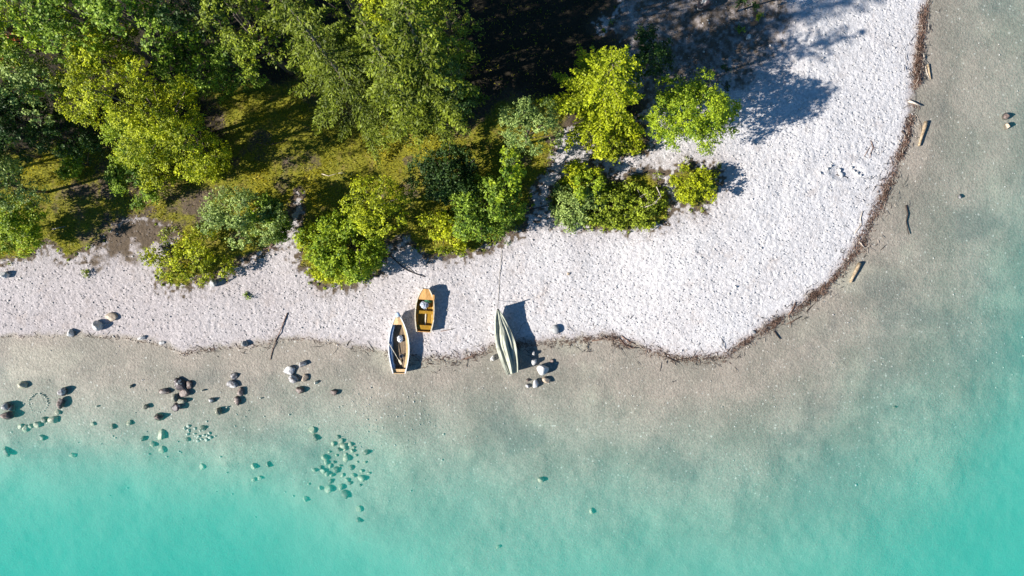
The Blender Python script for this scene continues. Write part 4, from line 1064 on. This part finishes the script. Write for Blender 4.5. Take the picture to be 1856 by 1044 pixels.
M['white_paint'] = mat_simple('weathered_white_paint', (0.50, 0.50, 0.50), (0.76, 0.76, 0.76), 5, .5, .15, .01, lo=.3, hi=.5)
M['bluish_shade_canvas'] = mat_simple('pale_blue_shade_canvas', (0.30, 0.42, 0.60), (0.50, 0.60, 0.74), 4, .5, .1, .01)  # painted blue shade of the white inner wall; also the blue canvas bundle
M['shade_blue'] = mat_simple('blue_grey_shade', (0.22, 0.31, 0.42), (0.36, 0.46, 0.58), 4, .5, .1, .01)  # white inner hull, its blue shade put into the colour
M['floor_wood'] = mat_simple('grey_brown_boards', (0.13, 0.095, 0.06), (0.27, 0.19, 0.12), 7, .7, .3, .01, stretch=(4, .5, 4))
M['tan_wood'] = mat_simple('tan_varnished_wood', (0.50, 0.31, 0.14), (0.68, 0.48, 0.26), 5, .45, .2, .01, stretch=(5, .6, 5))
M['orange_wood'] = mat_simple('orange_varnished_wood', (0.50, 0.25, 0.075), (0.70, 0.41, 0.16), 5, .4, .15, .01, stretch=(5, .6, 5))
M['olive_gold'] = mat_simple('golden_olive_varnish', (0.27, 0.145, 0.014), (0.46, 0.26, 0.03), 5, .4, .2, .01, stretch=(5, .7, 5))
M['cream_paint'] = mat_simple('cream_paint', (0.62, 0.52, 0.36), (0.78, 0.70, 0.55), 5, .5, .1, .01)
M['metal'] = mat_simple('dull_metal', (0.25, 0.26, 0.28), (0.45, 0.46, 0.48), 9, .35, .1, .01, spec=.6)
M['tarp'] = mat_simple('grey_green_tarpaulin', (0.29, 0.30, 0.23), (0.44, 0.45, 0.36), 2.2, .6, .25, .03, lo=.25, hi=.75)
M['white_cloth'] = mat_simple('white_cloth', (0.62, 0.62, 0.66), (0.78, 0.78, 0.8), 8, .8, .4, .02)
M['grey_sack'] = mat_simple('blue_grey_sheet', (0.20, 0.24, 0.32), (0.5, 0.53, 0.6), 7, .5, .5, .03)
M['green_cloth'] = mat_simple('dark_green_cloth', (0.01, 0.05, 0.02), (0.03, 0.14, 0.06), 7, .8, .5, .03)
M['rope'] = mat_simple('grey_rope', (0.22, 0.20, 0.17), (0.42, 0.38, 0.33), 20, .9, .3, .005)
M['plastic_grey'] = mat_simple('grey_bucket', (0.10, 0.12, 0.15), (0.20, 0.23, 0.27), 5, .5, .1, .01)

def place_boat(name, bow, stern, tilt=0.0, raise_=0.0):
    bx_, by_, _ = P(bow[0], bow[1], .7); sx_, sy_, _ = P(stern[0], stern[1], .6)
    L = math.hypot(bx_ - sx_, by_ - sy_)
    cx, cy = (bx_ + sx_) / 2, (by_ + sy_) / 2
    o = empty(name, (cx, cy, 0)); rz = math.atan2(by_ - sy_, bx_ - sx_) - math.pi / 2
    zb, zs = max(ground_z(bx_, by_), 0), max(ground_z(sx_, sy_), -.03)
    zs = max(zs, ground_z(sx_, sy_))
    pitch = math.atan2(zb - zs, L)
    o.rotation_mode = 'ZYX'; o.rotation_euler = (0, 0, 0)
    o.matrix_world = Matrix.Translation((cx, cy, (zb + zs) / 2 - .02 + raise_)) @ Matrix.Rotation(rz, 4, 'Z') @ Matrix.Rotation(pitch, 4, 'X') @ Matrix.Rotation(tilt, 4, 'Y')
    return o, L, o.matrix_world.copy()

def heap(name, loc_m, size, mat, label, cat, seed=0, group=None):
    """a crumpled soft thing lying at a local place in a boat"""
    rg = np.random.default_rng(seed)
    bm = bmesh.new(); bmesh.ops.create_icosphere(bm, subdivisions=4, radius=1.0)
    V = np.array([v.co[:] for v in bm.verts]); F = np.array([[v.index for v in f.verts] for f in bm.faces]); bm.free()
    r = 1 + .55 * fbm(V[:, 0] * 1.8 + seed, V[:, 1] * 1.8 + V[:, 2] * 1.3, seed, 3)
    cr = np.abs(fbm(V[:, 0] * 3.2 + V[:, 1], V[:, 1] * 2.1 - V[:, 2] * 2, seed + 9, 3)) * .7
    V = V * (r - cr)[:, None]
    V[:, 2] = np.maximum(V[:, 2], -.45)
    o = mesh_np(name, V * np.array(size), F, M[mat], None, True)
    o.matrix_world = loc_m
    return tag(o, label, cat, group)

BG = 'boats pulled up on the beach'
# white rowing boat
o, L1, m1 = place_boat('rowing_boat', (723, 567), (724, 676), tilt=-.05)
build_boat(o, L1, 1.66, .60, dict(out=M['white_paint'], **{'in': M['shade_blue']}, rail=M['white_paint'], deck=M['tan_wood'], floor=M['floor_wood'], seat=M['tan_wood']), stern_w=.60, bow=2.1, bow_w=.10, foredeck=.84, thwarts=((.07, .22),))
g = MB(); s_ = sections(L1, 1.66, .60, stern_w=.60, bow=2.1, bow_w=.10)
def side_seat(mb, secs, sd, t0, t1, wid, u=.80):
    n = len(secs) - 1; V = []
    for i in range(int(t0 * n), int(t1 * n) + 1):
        x, z = hull_pt(secs[i], u, .03)
        V += [(sd * x, secs[i][0], z), (sd * max(x - wid, .01), secs[i][0], z), (sd * max(x - wid, .01), secs[i][0], z - .025), (sd * x, secs[i][0], z - .025)]
    m = len(V) // 4
    F = [(i * 4 + k, i * 4 + (k + 1) % 4, (i + 1) * 4 + (k + 1) % 4, (i + 1) * 4 + k) for i in range(m - 1) for k in range(4)] + [(0, 1, 2, 3), tuple(4 * (m - 1) + k for k in range(4))]
    mb.add(V, F)
g = MB(); side_seat(g, s_, 1, .12, .84, .22); g.build('side_bench', M['tan_wood'], o)
g = MB(); side_seat(g, s_, -1, .12, .78, .19, .92); g.build('shade_strip', M['bluish_shade_canvas'], o)  # added strip coloured as the shaded white wall on this side
g = MB(); g.tube([(0, L1 / 2 - .30, .86), (0, L1 / 2 - .30, .98)], [.03, .03], 8); g.tube([(-.1, L1 / 2 - .30, .95), (.1, L1 / 2 - .30, .95)], [.02, .02], 8); g.build('mooring_post', M['metal'], o)
tag(o, 'white rowing boat with painted blue shade inside and grey-brown floorboards at the water edge', 'boat', BG)
heap('cloth_bundle', m1 @ Matrix.Translation((.05, .35, .30)), (.24, .30, .26), 'white_cloth', 'crumpled white cloth bundle on the floorboards of the white rowing boat', 'cloth', 3)
heap('rope_coil', m1 @ Matrix.Translation((.02, L1 / 2 - .06, .90)), (.20, .20, .10), 'bluish_shade_canvas', 'pale blue bundle of rope and canvas over the stem of the white boat', 'rope', 4)
def ring_bucket(name, mw, r, h, mat, label, cat):
    g = MB(); V = []; n = 20
    for rr_, zz in ((r * .8, 0), (r, h), (r * .9, h), (r * .72, .03)):
        V += [(rr_ * math.cos(6.2832 * k / n), rr_ * math.sin(6.2832 * k / n), zz) for k in range(n)]
    F = [(q * n + k, q * n + (k + 1) % n, (q + 1) * n + (k + 1) % n, (q + 1) * n + k) for q in range(3) for k in range(n)] + [tuple(reversed(range(n))), tuple(3 * n + k for k in range(n))]
    g.add(V, F); b = g.build(name, M[mat], None); b.matrix_world = mw; return tag(b, label, cat)
ring_bucket('bucket', m1 @ Matrix.Translation((.16, -1.05, .19)), .15, .26, 'plastic_grey', 'small grey bucket near the stern of the white rowing boat', 'bucket')
def oar(name, mw, p, q, label, blade=True, mat='cream_paint'):
    p, q = Vector(p), Vector(q); d = (q - p).normalized(); g = MB()
    e = q - d * .5 if blade else q
    g.tube([p, p.lerp(e, .5), e], [.026, .024, .02], 8)
    if blade:
        sd = d.cross(Vector((0, 0, 1))).normalized(); up = sd.cross(d)
        V = []
        for a, w_ in ((0, .02), (.15, .07), (.42, .085), (.5, .06)):
            c = e + d * a
            V += [c - sd * w_ - up * .008, c + sd * w_ - up * .008, c + sd * w_ + up * .008, c - sd * w_ + up * .008]
        F = [(i * 4 + k, i * 4 + (k + 1) % 4, (i + 1) * 4 + (k + 1) % 4, (i + 1) * 4 + k) for i in range(3) for k in range(4)] + [(3, 2, 1, 0), (12, 13, 14, 15)]
        g.add(V, F)
    b = g.build(name, M[mat], None); b.matrix_world = mw; return tag(b, label, 'oar')
oar('oar', m1, (-.80, .10, .66), (.12, -1.75, .26), 'pale oar reaching from the rail to the floor of the white boat')
oar('oar', m1, (.42, -.2, .40), (.30, -1.9, .34), 'dark oar lying along the bench of the white boat', mat='floor_wood')

# yellow boat
o, L2, m2 = place_boat('dinghy', (773, 522), (768, 600), tilt=.04)
build_boat(o, L2, 1.52, .58, dict(out=M['cream_paint'], **{'in': M['olive_gold']}, rail=M['cream_paint'], deck=M['orange_wood'], floor=M['olive_gold'], seat=M['olive_gold']), stern_w=.74, bow=2.6, bow_w=.34, foredeck=.76, thwarts=((.10, .34), (.45, .24)), n=20)
g = MB(); g.box((.05, -.35, .215), (.09, L2 * .6, .03), 0, .01); g.build('keelson', M['cream_paint'], o)
tag(o, 'varnished yellow dinghy with orange foredeck and golden inside, farthest up the gravel', 'boat', BG)
heap('sheet_bundle', m2 @ Matrix.Translation((-.05, .42, .42)), (.36, .33, .26), 'grey_sack', 'folded blue-grey and white sheet in the yellow dinghy', 'sheet', 6)
heap('green_bag', m2 @ Matrix.Translation((.22, .82, .38)), (.33, .28, .24), 'green_cloth', 'dark green bag under the foredeck of the yellow dinghy', 'bag', 7)
oar('oar', m2, (.70, -.70, .66), (.62, 1.3, .74), 'oar resting along the rail of the yellow dinghy', mat='orange_wood')

# covered boat
o, L3, m3 = place_boat('covered_boat', (902, 558), (928, 674), tilt=0)
B3 = 1.55; D3 = .88
sc3 = sections(L3, B3, D3, 34, bow=1.55, stern_w=.56, sheer=.40, mid=.44, shp=4)
mo = MB(); loft(mo, sc3, 0.0, flip=True); mo.build('hull', M['white_paint'], o, True)
V = []; nu = 46; rg3 = np.random.default_rng(3)
for i, s in enumerate(sc3):
    y, b, kz, sz = s; t = i / 34
    ridge = sz + .20 * math.sin(math.pi * min(1, t * 1.0 + .12)) + .10 * (t > .9) * (t - .9) * 10
    for k in range(nu + 1):
        u = -1 + 2 * k / nu; au = abs(u)
        if au < .80:
            v = au / .80
            x = (b + .035) * v; z = ridge + (sz + .03 - ridge) * v ** 1.1
            z -= .10 * math.sin(math.pi * v) * (.6 + .4 * math.sin(7 * t))          # cloth sags between ridge and rail
        else:
            v = (au - .80) / .20
            x = (b + .04) * (1 - .12 * v) + .01; z = sz + .03 - v * .55 * (sz - kz)
        uu = u * 9 + 3.2 * t
        fa = float(fbm(np.array([u * 4.2 + 1.2 * t]), np.array([t * 1.5]), 91, 2)[0]); fb_ = float(fbm(np.array([u * 9.0 - 2.0 * t]), np.array([t * 3.2]), 95, 3)[0])
        fold = .26 * fa + .16 * fb_ + .02 * math.sin(u * 17 + 2.5 * t)
        env = min(1, (1 - t) * 6 + .25) * min(1, b / .35)
        if au < .8: z += fold * env * 1.1
        else: x += fold * .7 * env
        # a deep gully on the lee side of the ridge near the bow and along the middle
        z -= .26 * math.exp(-((u - (.18 + .10 * math.sin(3 * t))) / .09) ** 2) * math.exp(-((t - .52) / .30) ** 2)
        z -= .16 * math.exp(-((u + .28) / .10) ** 2) * math.exp(-((t - .74) / .10) ** 2)
        V.append((math.copysign(max(x, .012), u) if u else 0, y, z))
W_ = nu + 1
Fq = [(i * W_ + k, i * W_ + k + 1, (i + 1) * W_ + k + 1, (i + 1) * W_ + k) for i in range(34) for k in range(nu)]
mt = MB(); mt.add(V, Fq)
# the stern flap
y0 = sc3[0][0]; flap = [(V[k][0] * 1.01, y0 - .05, V[k][2] - .02) for k in range(W_)]; low = [(V[k][0] * .9, y0 - .09, .22 + .05 * math.sin(k)) for k in range(W_)]
b0 = len(mt.v); mt.add([V[k] for k in range(W_)] + flap + low, [(k + 1, k, W_ + k, W_ + k + 1) for k in range(nu)] + [(W_ + k + 1, W_ + k, 2 * W_ + k, 2 * W_ + k + 1) for k in range(nu)])
tp = mt.build('tarpaulin', M['tarp'], o, True)
yb = sc3[-1][0]; g = MB(); g.tube([(0, yb - .06, .7), (0, yb + .02, 1.6)], [.05, .04], 8); g.build('stem_post', M['drift_dark'], o)
for t in (.2, .42, .64):
    i = int(t * 34); pts = [(V[i * W_ + k][0] * 1.012, V[i * W_ + k][1], V[i * W_ + k][2] + .012) for k in range(W_)]
    g = MB(); g.tube(pts, [.008] * W_, 4); g.build('lashing', M['rope'], o)
tag(o, 'boat with raised stem laced under a folded grey-green tarpaulin', 'boat', BG)
bow = m3 @ Vector((0, yb, 1.15))
# mooring line up the beach
pts = [bow]
for (a, b_) in [(903, 545), (905, 520), (906, 495), (909, 470), (910, 455)]:
    x, y, _ = P(a, b_); pts.append(Vector((x, y, ground_z(x, y) + .03)))
q0 = pts[0].copy(); g = MB(); g.tube([p - q0 for p in pts], [.018] * len(pts), 5)
r_ = g.build('mooring_rope', M['rope']); r_.location = q0; tag(r_, 'thin mooring rope running from the covered boat up the gravel', 'rope')


# low leafy undergrowth of the woodland floor and the ragged edge of the gravel, one mass
n = 5200
bx = R.uniform(-42, 18, n); by = R.uniform(0, 24, n); bz, i_, j_ = gz_arr(bx, by)
g_ = green[j_, i_]
k = (g_ > -.5) & (R.random(n) < np.where(g_ < 1.2, .75, .30 + .5 * smooth(0, .15, fbm(bx * .4, by * .4, 97)))) & (soil[j_, i_] < .75)
bx, by, bz = bx[k], by[k], bz[k]; m = len(bx)
rr_ = R.uniform(.10, .38, m); per = 16; q = np.repeat(np.arange(m), per); n = len(q)
dv = rnd_dirs(n, R); dv[:, 2] = np.abs(dv[:, 2])
C = np.stack([bx, by, bz], 1)[q] + dv * (rr_[q] * R.uniform(.4, 1, n))[:, None]
Vv, Ff = leaf_quads(C, dv + rnd_dirs(n, R) * .7 + np.array([0, 0, .4]), rnd_dirs(n, R), R.uniform(.10, .20, n), R.uniform(.06, .12, n))
tg = np.clip(R.uniform(0, .75, m)[q] + R.uniform(-.2, .2, n), 0, 1)
tag(mesh_np('undergrowth', Vv, Ff, M['leaf_olive'], None, False, {'tint': np.repeat(tg, 4)}), 'low leafy undergrowth on the woodland floor', 'undergrowth', kind='stuff')
stick([(205, 345), (225, 352), (240, 349)], .04, 'drift', 'fallen branch on the dark soil beside the round green bush', 'fallen_branch', group='fallen branches of the woodland floor', cat='branch', forks=2, seed=21)
stick([(470, 262), (492, 268), (520, 262)], .04, 'drift', 'fallen branch on the sunny meadow below the broadleaf trees', 'fallen_branch', group='fallen branches of the woodland floor', cat='branch', forks=2, seed=22)
stick([(588, 318), (600, 322), (618, 317)], .035, 'drift_pale', 'pale fallen branch on the meadow above the rounded bushes', 'fallen_branch', group='fallen branches of the woodland floor', cat='branch', forks=1, seed=23)
